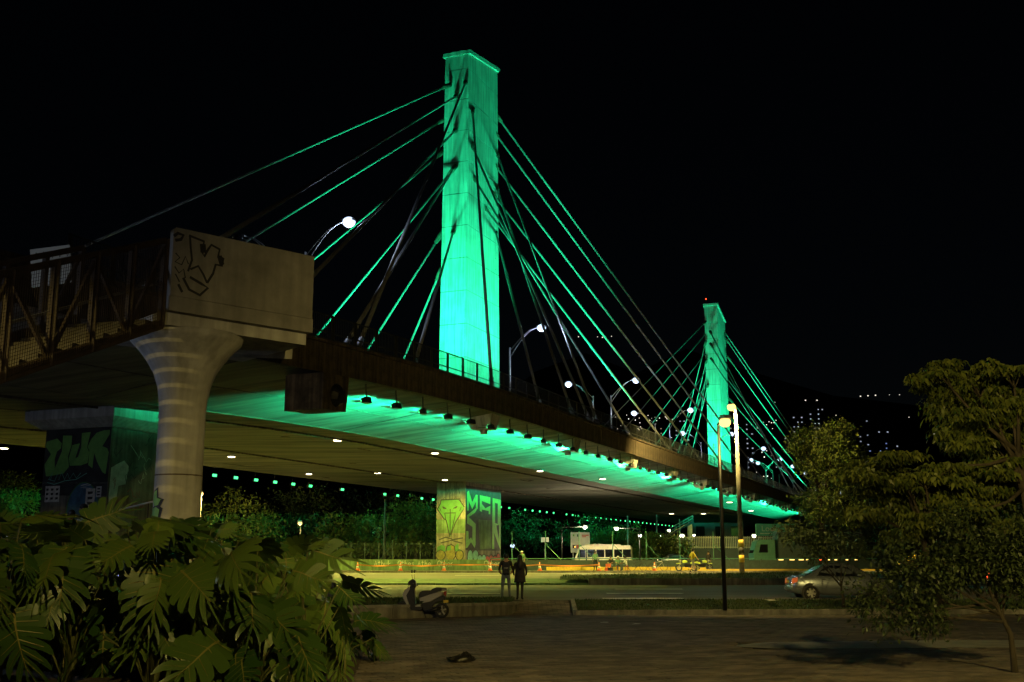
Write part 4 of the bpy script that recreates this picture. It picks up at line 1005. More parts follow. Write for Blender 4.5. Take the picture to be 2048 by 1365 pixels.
def crown(name, lumps, n, leaf, m, parent, seed=1, droop=.2, hang=0.0, twig=.35, shell=.55, rosette=0):
    """lumps: (centre, radii); leaf clumps fill each lump unevenly"""
    rng = np.random.default_rng(seed); C = []; vol = np.array([l[1][0]*l[1][1]+l[1][2]*l[1][0] for l in lumps]); vol = vol/vol.sum()
    per = 7 if not rosette else rosette; nc = n//per; Cs = []; Ds = []
    for (c, r), v in zip(lumps, vol):
        k = max(2, int(nc*v)); d = rdir(k, rng); rad = shell+(1-shell)*rng.random((k,1))**.6
        # ragged outline: push some clumps out, carve holes
        ph = rng.random(3)*6; lumpy = 1+.22*np.sin(d[:,:1]*5+ph[0])*np.cos(d[:,1:2]*6+ph[1])+.15*np.sin(d[:,2:]*8+ph[2])
        p = np.array(c)+d*np.array(r)*rad*lumpy
        keep = (np.sin(p[:,0]*2.1/max(r[0],.6)+ph[0])+np.cos(p[:,1]*2.3/max(r[1],.6)+ph[1])+np.sin(p[:,2]*3.1/max(r[2],.6)+ph[2])) > -1.25
        p = p[keep]; d = d[keep]
        for q, dd in zip(p, d):
            if rosette:
                a0 = rng.random()*6.28
                for j in range(per):
                    a = a0+j*6.283/per; Cs.append(q); Ds.append((math.cos(a), math.sin(a), -hang+rng.normal()*.15))
            else:
                o = rng.normal(size=(per,3))*twig*leaf*2.2; Cs += list(q+o); Ds += list(dd*.6+rng.normal(size=(per,3))*.7+np.array([0,0,-hang]))
    Cs = np.array(Cs); Ds = np.array(Ds); k = len(Cs)
    Nn = rng.normal(size=(k,3))*.5+np.array([0,0,1.0]); Ln = leaf*(.65+.7*rng.random(k)); Wd = Ln*(.38+.2*rng.random(k))
    return mesh_quads(name, leaf_arrays(Cs, Ds, Nn, Ln, Wd, droop), m, parent, True)
def branches(base, top, lumps, r, parent, seed=1, sub=3):
    rng = random.Random(seed); q = MB(); base = Vector(base); top = Vector(top)
    mid = base.lerp(top,.5)+Vector((rng.uniform(-.1,.1),rng.uniform(-.1,.1),0))
    q.tube([base+Vector((0,0,-.1)), base+Vector((0,0,.25)), mid, top], [r*1.35, r*1.05, r*.85, r*.65], 9)
    for c, rr in (lumps if len(lumps) < 14 else lumps[::5]):
        c = Vector(c); st = mid.lerp(top, rng.uniform(.3,1)); m1 = st.lerp(c,.5)+Vector((rng.uniform(-.2,.2),rng.uniform(-.2,.2),-.12*(c-st).length*.5))
        q.tube([st, m1, c], [r*.5, r*.32, r*.12], 6)
        for k in range(sub):
            e = c+Vector((rng.uniform(-1,1)*rr[0],rng.uniform(-1,1)*rr[1],rng.uniform(-.6,.9)*rr[2]))*.85; q.tube([m1.lerp(c,.6), e], [r*.16, r*.05], 5)
    return q.build('trunk', M['bark'], parent, smooth=True, world=True)
def tree(name, label, base, top, lumps, r, n, leaf, m, seed=1, group=None, **kw):
    e = empty(name, tuple(base)); branches(base, top, lumps, r, e, seed); crown('crown', lumps, n, leaf, M[m], e, seed, **kw)
    tag(e, label, 'tree', group); return e
def L_(px, py, Y, rx, rz, ry=None):   # lump from picture position and size in pixels at depth Y
    c = U(px, py, Y); k = Y/FPX; return (tuple(c), (rx*k, (ry or (rx+rz)/2)*k, rz*k))
# trees at right, drooping leaves in flat uneven tiers
def tiers(boxes, Y, n, seed, dy=2.2):
    rg = random.Random(seed); out = []
    for (x0, x1, y0, y1), k in zip(boxes, n):
        for _ in range(k): out.append(L_(rg.uniform(x0,x1), rg.uniform(y0,y1), Y+rg.uniform(-dy,dy), rg.uniform(26,52), rg.uniform(7,13), rg.uniform(24,45)))
    return out
Y = 45.5
tree('shade_tree', 'tallest tree at the right edge with layered drooping yellow-green leaves', (20.6,43.6,.3), (20.4,44.2,6.4),
  tiers([(1840,1990,728,760),(1950,2070,728,800),(1870,2060,770,860),(1900,2060,850,960),(1960,2060,960,1060),(1970,2060,790,930)], Y, [7,9,15,16,9,14], 3),
  .2, 38000, .25, 'leaf_big', 11, rosette=6, hang=.6, droop=.5, shell=.2)
Y = 44.0
tree('shade_tree', 'broad dim tree right of the bridge end with drooping leaves in flat tiers', (16.4,43.3,.3), (16.0,43.6,3.8),
  tiers([(1730,1850,900,960),(1720,1900,950,1040),(1780,1900,1030,1080),(1850,1960,930,1050)], Y, [9,14,8,9], 5),
  .16, 22000, .23, 'leaf_big', 12, rosette=6, hang=.55, droop=.5, shell=.2)
for e_, lm in ((bpy.data.objects['shade_tree'], [L_(1965,860,46.8,85,95),L_(2035,960,46.8,60,110),L_(1910,800,46.8,60,40)]), (bpy.data.objects['shade_tree.001'], [L_(1830,1000,45.6,85,50),L_(1900,1010,45.6,70,60),L_(1770,960,45.4,50,40)])):
    crown('inner_crown', lm, 9000, .24, M['leaf_big'], e_, 44, hang=.5, droop=.4, shell=.3)
Y = 97.0
tree('round_tree', 'small-leaved tree lit yellow-green beside the far end of the bridge', (27.2,Y,.98), (27.0,Y,8.5),
  [L_(1635,878,Y,50,24),L_(1606,885,Y,30,24),L_(1680,868,Y+1,30,26),L_(1650,940,Y,40,26),L_(1620,925,Y,30,16),L_(1640,1010,Y,44,36),L_(1690,1000,Y+1,50,50),L_(1665,900,Y-1,40,26),L_(1700,920,Y+1,34,36)],
  .28, 17000, .30, 'leaf_mid', 13, shell=.5)
Y = 58.0
tree('dark_tree', 'dark tree mass behind the silver car', (21.5,Y,.38), (21,Y,3.2),
  [L_(1720,1070,Y,80,40),L_(1800,1080,Y,70,50),L_(1880,1080,Y,90,60),L_(1960,1070,Y+1,90,70),L_(2030,1060,Y,80,60),L_(1650,1065,Y,40,22)], .2, 9000, .2, 'leaf_dark', 14)
Y = 20.5
tree('small_tree', 'small leaning tree on the plaza at the lower right with forked thin trunk', (9.05,Y,-.03), (8.75,Y,1.35),
  [L_(1760,1215,Y,70,45),L_(1830,1165,Y,80,55),L_(1900,1130,Y,80,50),L_(1980,1120,Y,80,60),L_(2040,1160,Y,60,60),L_(1850,1240,Y,60,30),L_(1730,1190,Y-.3,40,30),L_(1930,1050,Y,70,40),L_(2010,1060,Y,60,40),L_(1790,1110,Y,40,30)],
  .055, 12000, .095, 'leaf_dark', 15, shell=.25)
Y = 42.6
tree('sapling', 'thin forked sapling standing on the verge in front of the silver car', (12.55,Y,.3), (12.5,Y,1.2),
  [L_(1600,1070,Y,50,18),L_(1660,1085,Y,50,20),L_(1580,1050,Y,24,10),L_(1710,1095,Y,36,16),L_(1640,1105,Y,36,10)], .05, 1700, .16, 'leaf_dark', 16, shell=.2, hang=.3)
# trees beyond the road, seen under the bridge
BG = [('leafy tree beyond the road left of the low sodium lamp',128,[(470,1040,70,50),(440,1075,50,50),(520,1070,50,40)],'leaf_mid',(470,1140)),
 ('dark tree behind the low sodium lamp',134,[(590,1080,70,45),(560,1030,50,40),(620,1020,60,40)],'leaf_dark',(590,1140)),
 ('clump of trees between the low sodium lamp and the painted pier',126,[(690,1075,60,36),(740,1065,50,34),(660,1090,46,28)],'leaf_mid',(700,1140)),
 ('rounded tree close to the left side of the painted pier',122,[(820,1040,56,36),(850,1060,44,40),(790,1070,40,36)],'leaf_mid',(830,1140)),
 ('tall dark tree behind the painted pier',150,[(740,1010,70,34),(820,1000,60,30),(900,1050,60,60)],'leaf_dark',(800,1140)),
 ('tree behind the billboard',200,[(1190,1060,60,34),(1150,1050,50,36),(1230,1075,40,30)],'leaf_dark',(1190,1125)),
 ('broad tree behind the bus',180,[(1220,1080,40,26),(1265,1085,40,28),(1180,1080,40,26)],'leaf_mid',(1240,1125)),
 ('shrubby tree between the bus and the picket fence',150,[(1320,1090,34,22),(1345,1095,34,20),(1290,1100,26,20)],'leaf_mid',(1320,1130)),
 ('dark trees right of the painted pier',170,[(1040,1060,60,40),(1090,1070,50,36),(1010,1080,40,40)],'leaf_dark',(1050,1130)),
 ('yellow-lit tree at the far left edge behind the near pier',90,[(20,985,50,40),(50,1010,40,40),(-20,1000,50,50)],'leaf_mid',(20,1100))]
for i, (lab, Y, lm, m, b) in enumerate(BG):
    g = U(b[0], b[1], Y); tree('background_tree', lab, (g.x,Y,.8), (g.x,Y,3.5), [L_(x,y,Y,rx,rz) for x,y,rx,rz in lm], .22, 5200 if i not in (4,8) else 3800, .42 if Y > 110 else .26, m, 30+i, 'trees beyond the road', shell=.6)

# split-leaf plants filling the bed
def monstera_leaf(seed, lobes=7):
    rng = random.Random(seed); q = MB()
    def outline(t): return .58*math.sin(math.pi*min(1,(t+.16)/1.16))**.75*(1-.25*t)
    cu, cv, wv2 = rng.uniform(.1,.7), rng.uniform(.05,.45), rng.uniform(0,.05)
    def zf(x, y): return -cu*x*x-cv*y*y+.10*abs(x)+wv2*math.sin(7*y+4*x)
    for sd in (-1, 1):
        for i in range(lobes):
            t0, t1 = i/lobes, (i+1)/lobes; tm = (t0+t1)/2
            w = outline(tm)*rng.uniform(.9,1.05); back = -.34*(1-tm*1.9)   # basal lobes swept back, apical swept forward
            fwd = .10+.32*tm+back*.5
            inner = rng.uniform(.5,.7); gap = .93-.05*rng.random()
            pts = []
            for k, (f_, ww) in enumerate(((.0,1.0),(inner,.998),(.82,gap),(.94,gap*.86),(1.0,.42))):
                c = tm+fwd*f_**1.4; hw = (t1-t0)/2*ww*(1+.55*f_*(1-tm)+.15*f_)
                for e in (-hw, hw):
                    x = sd*(w*f_+.012); y = c+e; pts.append((x, y, zf(x, y)-.02*math.sin(f_*3.1)*(1 if e > 0 else 0)))
            fs = [(2*k,2*k+1,2*k+3,2*k+2) if sd > 0 else (2*k,2*k+2,2*k+3,2*k+1) for k in range(4)]
            q.add(pts, fs, 0)
            q.add([(0,tm-.01,zf(0,tm)+.010),(sd*w*.8,tm+fwd*.72-.004,zf(w*.8,tm+fwd*.72)+.008),(sd*w*.8,tm+fwd*.72+.004,zf(w*.8,tm+fwd*.72)+.008),(0,tm+.008,zf(0,tm)+.010)], [(0,1,2,3)], 1)
    for k in range(8):
        y0, y1 = k/8, (k+1)/8; w0, w1 = .022*(1-y0*.8), .022*(1-y1*.8)
        q.add([(-w0,y0,zf(0,y0)+.012),(w0,y0,zf(0,y0)+.012),(w1,y1,zf(0,y1)+.012),(-w1,y1,zf(0,y1)+.012)], [(0,1,2,3)], 1)
    return q.mesh('leaf', [M['monstera'], M['monstera_rib']], smooth=True)
LM = [monstera_leaf(100+i, 5+i % 4) for i in range(9)]
prng = random.Random(5); spots = []
for Yr in (11.6, 13.2, 14.8, 16.4, 18.2, 20.2, 22.4):
    xr = bedx(Yr)-.25; xl = -.49*Yr-.4; n = max(4, int((xr-xl)/.8))
    for i in range(n): spots.append((xr-(xr-xl)*(i+.1+.6*prng.random())/n, Yr+prng.uniform(-.6,.6), (11.6, 13.2, 14.8, 16.4, 18.2, 20.2, 22.4).index(Yr), i))
spots = [s_ for s_ in spots if not (math.hypot(s_[0]+7.42, s_[1]-24.5) < .9)]
def top_z(x, y):      # height the canopy reaches
    px = 1024+FPX*x/(y*.98); t = 1042 if px < 380 else (1042+(px-380)*.24 if px < 600 else 1095+(px-600)*1.5)
    return U(px, t, y).z
for i, (x, y, prow, pcol) in enumerate(sorted(spots, key=lambda t: t[1])):
    z0 = bed_z(x, y)-.02; e = empty('split_leaf_plant', (x, y, z0)); nl = 15; hmax = max(.75, min(2.1, top_z(x, y)-z0-.1))
    tag(e, 'split-leaf plant, '+nth(prow)+' bed row from the front, '+nth(pcol)+' from the right', 'plant', 'split-leaf plants in the bed')
    sq = MB()
    for k in range(nl):
        az = -math.pi/2+prng.gauss(0,1.2) if k % 4 else prng.random()*6.28
        out = Vector((math.cos(az), math.sin(az), 0)); L = prng.uniform(.15,.62); H = hmax*(prng.uniform(.3,.92) if k > 1 else prng.uniform(.9,1.06))
        tip = out*L+UP*H; sz = prng.choice((.28,.34,.4,.46,.52,.6))*prng.uniform(.85,1.12)
        dr = prng.uniform(.2,1.3) if k > 1 else prng.uniform(-.5,.5); fw = (out*math.cos(dr)-UP*math.sin(dr)); tw = prng.gauss(0,.5)
        sdv = fw.cross(UP).normalized(); nm = sdv.cross(fw); sdv = sdv*math.cos(tw)+nm*math.sin(tw); nm = sdv.cross(fw)
        o = obj('leaf', LM[prng.randrange(len(LM))], e); R = Matrix((sdv*sz*prng.uniform(.85,1.1), fw*sz, nm*sz*prng.uniform(.3,1.6))).transposed().to_4x4(); R.translation = tip; o.matrix_local = R
        sq.tube([(0,0,0), out*L*.35+UP*H*.62, tip], [.016,.012,.009], 5)
    sq.tube([(0,0,-.05),(.05,.03,.25),(.02,.06,.5)], [.05,.045,.03], 6)
    sq.build('stem', M['stem_green'], e, smooth=True)

# ================================================================ PEOPLE
BASEJ = dict(pelvis=(0,0,.96), spine=(0,0,1.13), chest=(0,0,1.32), neck=(0,0,1.49), head=(0,.02,1.60), crown=(0,.015,1.71))
SIDE = dict(hip=(.10,0,.90), knee=(.11,.02,.50), ankle=(.11,-.02,.09), toe=(.13,.15,.04), sho=(.18,0,1.41), elb=(.25,-.03,1.14), wri=(.25,.06,.90), hand=(.245,.09,.82))
RAD = dict(pelvis=.15, spine=.135, chest=.155, neck=.058, head=.092, crown=.075, hip=.092, knee=.062, ankle=.045, toe=.042, sho=.072, elb=.047, wri=.033, hand=.038)
def person(label, loc, rz, J=None, h=1.0, skin='skin', shirt='cloth_black', pants='jeans', shoes='cloth_black', sleeves=1.0, shorts=False, hair='short', cap=None, fat=1.0):
    """body grown on a jointed skeleton; J overrides joints, with L_/R_ prefixes for the sides"""
    J = J or {}; P_ = {}; 
    for k, v in BASEJ.items(): P_[k] = Vector(J.get(k, v))
    for sd, sg in (('L_',-1),('R_',1)):
        for k, v in SIDE.items(): P_[sd+k] = Vector(J[sd+k]) if sd+k in J else Vector((v[0]*sg, v[1], v[2]))
    E = [('pelvis','spine'),('spine','chest'),('chest','neck'),('neck','head'),('head','crown')]
    for sd in ('L_','R_'):
        E += [('pelvis',sd+'hip'),(sd+'hip',sd+'knee'),(sd+'knee',sd+'ankle'),(sd+'ankle',sd+'toe'),('chest',sd+'sho'),(sd+'sho',sd+'elb'),(sd+'elb',sd+'wri'),(sd+'wri',sd+'hand')]
    names = list(P_); me = bpy.data.meshes.new('skeleton'); me.from_pydata([P_[n] for n in names], [(names.index(a), names.index(b)) for a, b in E], [])
    o = bpy.data.objects.new('skeleton', me); COL.objects.link(o)
    md = o.modifiers.new('skin', 'SKIN'); sv = me.skin_vertices[0].data
    for i, n in enumerate(names):
        r = RAD[n.split('_')[-1]]*(fat if n in ('pelvis','spine','chest') else 1)
        sv[i].radius = (r, r*(.78 if n in ('chest','spine','pelvis') else 1)); sv[i].use_root = (n == 'pelvis')
    md.use_smooth_shade = True
    ss_ = o.modifiers.new('sub', 'SUBSURF'); ss_.levels = 2; ss_.render_levels = 2
    dg = bpy.context.evaluated_depsgraph_get(); bm_ = bpy.data.meshes.new_from_object(o.evaluated_get(dg))
    bpy.data.objects.remove(o)
    reg = {'head':0,'neck':0,'crown':0,'hand':0,'wri':0}
    segs = []
    for a, b in E:
        kb = b.split('_')[-1]
        if kb in ('head','crown','hand'): r_ = 0
        elif kb == 'neck': r_ = 1
        elif kb == 'wri': r_ = 1 if sleeves > .9 else 0
        elif kb == 'elb': r_ = 1
        elif kb in ('hip','knee'): r_ = 2
        elif kb == 'ankle': r_ = 0 if shorts else 2
        elif kb == 'toe': r_ = 3
        else: r_ = 1
        segs.append((P_[a], P_[b], r_, kb))
    bm_.materials.clear()
    for m in (skin, shirt, pants, shoes): bm_.materials.append(M[m])
    idx = []
    for pl in bm_.polygons:
        c = pl.center; best = 9; rr = 1
        for a, b, r_, kb in segs:
            d = b-a; t = max(0, min(1, (c-a).dot(d)/d.length_squared)); q = (c-(a+d*t)).length
            q -= RAD[kb]*.6
            if q < best: best = q; rr = r_ if not (kb == 'neck' and t > .8) else 0
        if rr == 1 and c.z < P_['pelvis'].z-.02 and (c.xy-P_['pelvis'].xy).length < .2: rr = 2
        idx.append(rr)
    bm_.polygons.foreach_set('material_index', idx); bm_.polygons.foreach_set('use_smooth', [True]*len(idx))
    # fingers: five unequal curled chains on each hand, joined to the body mesh
    q = MB()
    for sd, sg in (('L_',-1),('R_',1)):
        w, hd = P_[sd+'wri'], P_[sd+'hand']; d = (hd-w).normalized(); sx = d.cross(Vector((1,0,0))); 
        sx = sx.normalized() if sx.length > .1 else Vector((0,1,0)); nx = d.cross(sx)*sg
        for k, (ofs, ln) in enumerate(((-.03,.055),(-.01,.072),(.01,.078),(.03,.066))):
            a = hd+d*.02+sx*ofs; b = a+d*ln*.55-nx*.004; c = b+d*ln*.42-nx*.02; q.tube([a,b,c], [.0095,.009,.007], 5)
        a = w.lerp(hd,.5)+sx*.03; q.tube([a, a+sx*.028+d*.028, a+sx*.03+d*.06-nx*.01], [.012,.010,.008], 5)
        # nose, ears sit on the head
    hdp = P_['head']; fwd = Vector((0,1,0)); 
    q.tube([hdp+fwd*.085+UP*.02, hdp+fwd*.108-UP*.015], [.010,.016], 5)
    for sg in (-1,1): q.ell(hdp+Vector((sg*.09,0,.0)), (.012,.02,.032), 6, 5)
    n0 = len(bm_.vertices); import bmesh
    bb = bmesh.new(); bb.from_mesh(bm_); vs = [bb.verts.new(v) for v in q.v]
    for f_ in q.f:
        try: nf = bb.faces.new([vs[i] for i in f_]); nf.smooth = True
        except ValueError: pass
    bb.to_mesh(bm_); bb.free()
    e = empty('person', tuple(loc), rz); e.scale = (h,h,h); obj('body', bm_, e)
    for sg in (-1,1): MB().ell(hdp+Vector((sg*.034,.082,.025)), (.011,.008,.009), 6, 5).build('eye', M['hair_black'], e)
    MB().tube([hdp+Vector((-.024,.083,-.045)), hdp+Vector((0,.09,-.047)), hdp+Vector((.024,.083,-.045))], .005, 4).build('mouth', M['crate_red'], e)
    cr = P_['crown']
    if hair == 'short':
        MB().ell(hdp+Vector((0,-.022,.055)), (.103,.108,.105), 14, 8).build('hair', M['hair_black'], e, smooth=True)
    elif hair == 'long':
        MB().ell(hdp+Vector((0,-.02,.055)), (.108,.114,.112), 14, 8).build('hair', M['hair_black'], e, smooth=True)
        q = MB(); q.tube([hdp+Vector((0,-.06,.08)), hdp+Vector((0,-.09,-.05)), hdp+Vector((.0,-.12,-.2)), hdp+Vector((.01,-.13,-.34)), hdp+Vector((.01,-.13,-.44))], [.07,.115,.13,.11,.05], 12); q.build('hair', M['hair_black'], e, smooth=True)
    if cap: MB().lathe([(.113,.0),(.112,.05),(.09,.10),(.03,.125)], 14, hdp+Vector((0,-.005,.03))).add([hdp+Vector((x,y,.04)) for x,y in ((-.08,.07),(-.07,.2),(.07,.2),(.08,.07))], [(0,1,2,3)]).build('cap', M[cap], e, smooth=True)
    tag(e, label, 'person'); return e
pa = G(1012, 1200, .42); pb = G(1040, 1200, .42)
man = person('man in black shirt and jeans with a backpack, seen from behind at the kerb', (pa.x, 44.7, .40), .08, dict(L_knee=(-.13,.02,.5),L_ankle=(-.15,-.02,.09),L_toe=(-.18,.13,.04),R_knee=(.12,.02,.5),R_ankle=(.14,-.02,.09),R_toe=(.17,.13,.04),
   L_elb=(-.27,.03,1.16),L_wri=(-.2,.2,1.0),L_hand=(-.14,.25,.98),R_elb=(.27,.03,1.16),R_wri=(.21,.2,1.0),R_hand=(.15,.25,.98)), 1.04, 'skin', 'cloth_black', 'jeans', 'cloth_black', .4)
bp = empty('backpack', (pa.x, 44.7-.2, 1.62)); tag(bp, 'small dark backpack worn by the man at the kerb', 'backpack')
q = MB(); q.slab([(-.14,-.22),(.14,-.22),(.16,.1),(.11,.24),(-.11,.24),(-.16,.1)], (0,0,0), (1,0,0), UP, (0,1,0), .085, .03); q.build('bag', M['cloth_navy'], bp, smooth=False)
MB().slab([(-.11,-.19),(.11,-.19),(.11,-.02),(-.11,-.02)], (0,-.10,0), (1,0,0), UP, (0,1,0), .03, .015).build('pocket', M['cloth_navy'], bp)
MB().box((0,-.135,.03), (.16,.012,.014)).build('trim', M['galv'], bp)
for sg in (-1,1): MB().tube([(sg*.1,.06,.22),(sg*.12,.16,.26),(sg*.13,.24,.1),(sg*.12,.12,-.2)], .018, 5).build('strap', M['cloth_black'], bp)
wom = person('woman with long dark hair in a long black jacket and tights, from behind', (pb.x, 44.75, .40), -.05, dict(L_hip=(-.09,0,.9),L_knee=(-.085,.02,.5),L_ankle=(-.095,-.02,.08),L_toe=(-.13,.12,.04),R_knee=(.085,.02,.5),R_ankle=(.08,-.02,.08),R_toe=(.11,.13,.04),
   L_elb=(-.27,.02,1.13),L_wri=(-.24,.16,.97),L_hand=(-.2,.2,.93),R_elb=(.27,.02,1.13),R_wri=(.24,.16,.97),R_hand=(.2,.2,.93)), 1.0, 'skin', 'cloth_black', 'cloth_black', 'cloth_black', 1, hair='long')
q = MB(); q.lathe([(.245,.68),(.235,.74),(.21,.95),(.185,1.1),(.20,1.3),(.19,1.4),(.09,1.48)], 18, (0,.0,0), 0, 1, .72); q.build('jacket', M['cloth_black'], wom, smooth=True)
person('man in a yellow shirt and grey shorts walking past the motorbikes', (U(1386,1140,90.5).x, 90.5, .96), -1.2, dict(L_knee=(-.11,.22,.52),L_ankle=(-.11,.16,.14),L_toe=(-.12,.32,.08),R_knee=(.10,-.08,.5),R_ankle=(.1,-.36,.10),R_toe=(.11,-.22,.04),L_elb=(-.27,-.14,1.16),L_wri=(-.26,-.02,.95),L_hand=(-.25,.03,.88),R_elb=(.27,.12,1.16),R_wri=(.24,.28,1.0),R_hand=(.22,.34,.96),neck=(0,.05,1.49),head=(0,.08,1.6),crown=(0,.08,1.71)), 1.06, 'skin', 'cloth_yellow', 'cloth_grey', 'cloth_black', .3, shorts=True, hair='short', fat=1.15)
SIT = dict(pelvis=(0,0,.5),spine=(0,.03,.68),chest=(0,.07,.87),neck=(0,.1,1.03),head=(0,.15,1.14),crown=(0,.16,1.25),L_hip=(-.1,.03,.47),L_knee=(-.15,.42,.5),L_ankle=(-.15,.4,.09),L_toe=(-.16,.56,.04),R_hip=(.1,.03,.47),R_knee=(.15,.42,.5),R_ankle=(.15,.4,.09),R_toe=(.16,.56,.04),
   L_sho=(-.18,.07,.95),L_elb=(-.25,.16,.72),L_wri=(-.14,.38,.66),L_hand=(-.1,.44,.64),R_sho=(.18,.07,.95),R_elb=(.25,.16,.72),R_wri=(.14,.38,.66),R_hand=(.1,.44,.64))
def stool(x, y, z, lab, m='crate_red'):
    e = empty('stool', (x,y,z)); MB().lathe([(.15,.40),(.16,.43),(.15,.45)], 12).build('seat', M[m], e)
    for a in range(4): t = a*math.pi/2+.78; MB().tube([(.17*math.cos(t),.17*math.sin(t),0),(.12*math.cos(t),.12*math.sin(t),.41)], .02, 5).build('leg', M[m], e)
    tag(e, lab, 'stool')
for px, lab, sh, rz, stl in ((1190,'vendor in a dark shirt standing left of the food crates','cloth_green',.3,None),(1222,'vendor in a dark top seated behind the crates','cloth_black',2.6,1),(1236,'vendor in a green top seated in the middle of the group','cloth_green',3.4,1),(1252,'seated man in a white shirt at the right of the vendor group','cloth_white',1.2,1)):
    x = U(px,1130,100).x; Yv = 99.6+(.8 if px == 1236 else 0)
    person(lab, (x, Yv, .98), rz, SIT if stl else None, 1.0, 'skin_brown', sh, 'jeans' if px != 1190 else 'cloth_black', 'cloth_black', .3, cap='cloth_white' if px == 1236 else None)
    if stl: stool(x, Yv, .98, 'plastic stool under the '+lab.split(' seated')[0].replace('seated ',''), 'crate_red' if px != 1222 else 'plastic_black')
for k, (px, z, m) in enumerate(((1212,.98,'crate_red'),(1218,.98,'graf_dark'),(1214,1.3,'crate_red'))):
    x = U(px,1130,100).x; e = empty('crate', (x,98.7,z)); 
    MB().box((0,0,.02), (.44,.34,.04)).build('base', M[m], e)
    for sx in (-1,1):
        MB().box((sx*.21,0,.16), (.02,.34,.24)).build('end_wall', M[m], e); MB().box((0,sx*.16,.16), (.4,.02,.24)).build('side_wall', M[m], e)
    tag(e, ['red plastic crate on the ground beside the standing vendor','black plastic crate beside the red one','red plastic crate on top of the crates'][k], 'crate', 'vendor crates')
person('person in a pale cap standing beyond the road behind the woman', (U(1044,1140,100).x, 99.5, .98), 2.8, None, 1.0, 'skin_brown', 'cloth_green', 'jeans', 'cloth_black', .3, cap='cloth_white')
person('dark figure standing by the right-hand motorbike', (U(1418,1140,100).x, 100, .98), 2.4, None, 1.0, 'skin_brown', 'cloth_black', 'cloth_black', 'cloth_black', 1)
# people sitting on the steps by the near pier
for k, (px, py, lab, sh, rz, Y) in enumerate(((105,1035,'person hunched over beside the near pier, leftmost of three','cloth_black',.5,33),(138,1030,'person in a pale top seated in front of the blue painted disc','cloth_grey',-2.2,32.5),(178,1018,'person in a dark jacket and cap seated nearest the sloping handrail','cloth_black',1.8,32))):
    p = U(px, py, Y); person(lab, (p.x, Y, p.z-1.15), rz, SIT, 1.0, 'skin', sh, 'cloth_black', 'cloth_black', 1, cap='cloth_black' if k == 2 else None)
st = empty('stone_steps', (U(140,1060,33).x,33.2,0)); tag(st, 'stone steps in shadow where three people sit by the near pier', 'steps')
_x = U(140,1060,33).x
for i in range(6): MB().box((_x, 32.1+i*.55+.9, (.35+i*.42)), (4.5,.55+.9,.40)).build('step', M['old_wall'], st, world=True)
hr = empty('handrail', tuple(U(300,1012,30))); tag(hr, 'sloping metal handrail in front of the near pier', 'handrail')
a, b = U(150,1042,29.5), U(305,1004,28.5); MB().tube([a,b,b+Vector((1.2,0,.1))], .025, 7).build('rail', M['galv'], hr, world=True)
for t in (.15,.55,.95): c = a.lerp(b,t); MB().tube([c, Vector((c.x,c.y,.2))], .02, 6).build('post', M['dark_metal'], hr, world=True)

# ================================================================ SCOOTER
def wheel(e, c, r, w, name='wheel', spokes=5, axis=(0,1,0), rim='alloy'):
    c = Vector(c); ax = Vector(axis).normalized(); R = ax.to_track_quat('Z','Y').to_matrix(); q = MB(); n = 26
    prof = [(r*.66,-w*.42),(r*.9,-w*.5),(r*.985,-w*.3),(r,0),(r*.985,w*.3),(r*.9,w*.5),(r*.66,w*.42)]
    k = len(prof)
    for i in range(n):
        t = 2*math.pi*i/n
        for rr, z in prof: q.v.append(tuple(c+R @ Vector((rr*math.cos(t), rr*math.sin(t), z))))
    for i in range(n):
        for j in range(k): q.f.append((i*k+j, ((i+1)%n)*k+j, ((i+1)%n)*k+(j+1)%k, i*k+(j+1)%k)); q.m.append(0)
    ty = q.build(name, M['rubber'], e, smooth=True)
    q = MB()
    for i in range(spokes):
        t = 2*math.pi*i/spokes+.3; d = R @ Vector((math.cos(t), math.sin(t), 0)); q.bar(c+d*r*.08, c+d*r*.68, w*.45, r*.13, up=ax)
    q.tube([c-ax*w*.42, c+ax*w*.42], r*.16, 10); 
    m_ = [c+R @ Vector((r*.68*math.cos(2*math.pi*i/n), r*.68*math.sin(2*math.pi*i/n), 0)) for i in range(n+1)]; q.tube(m_, r*.05, 6)
    q.build('rim', M[rim], ty, smooth=False); return ty
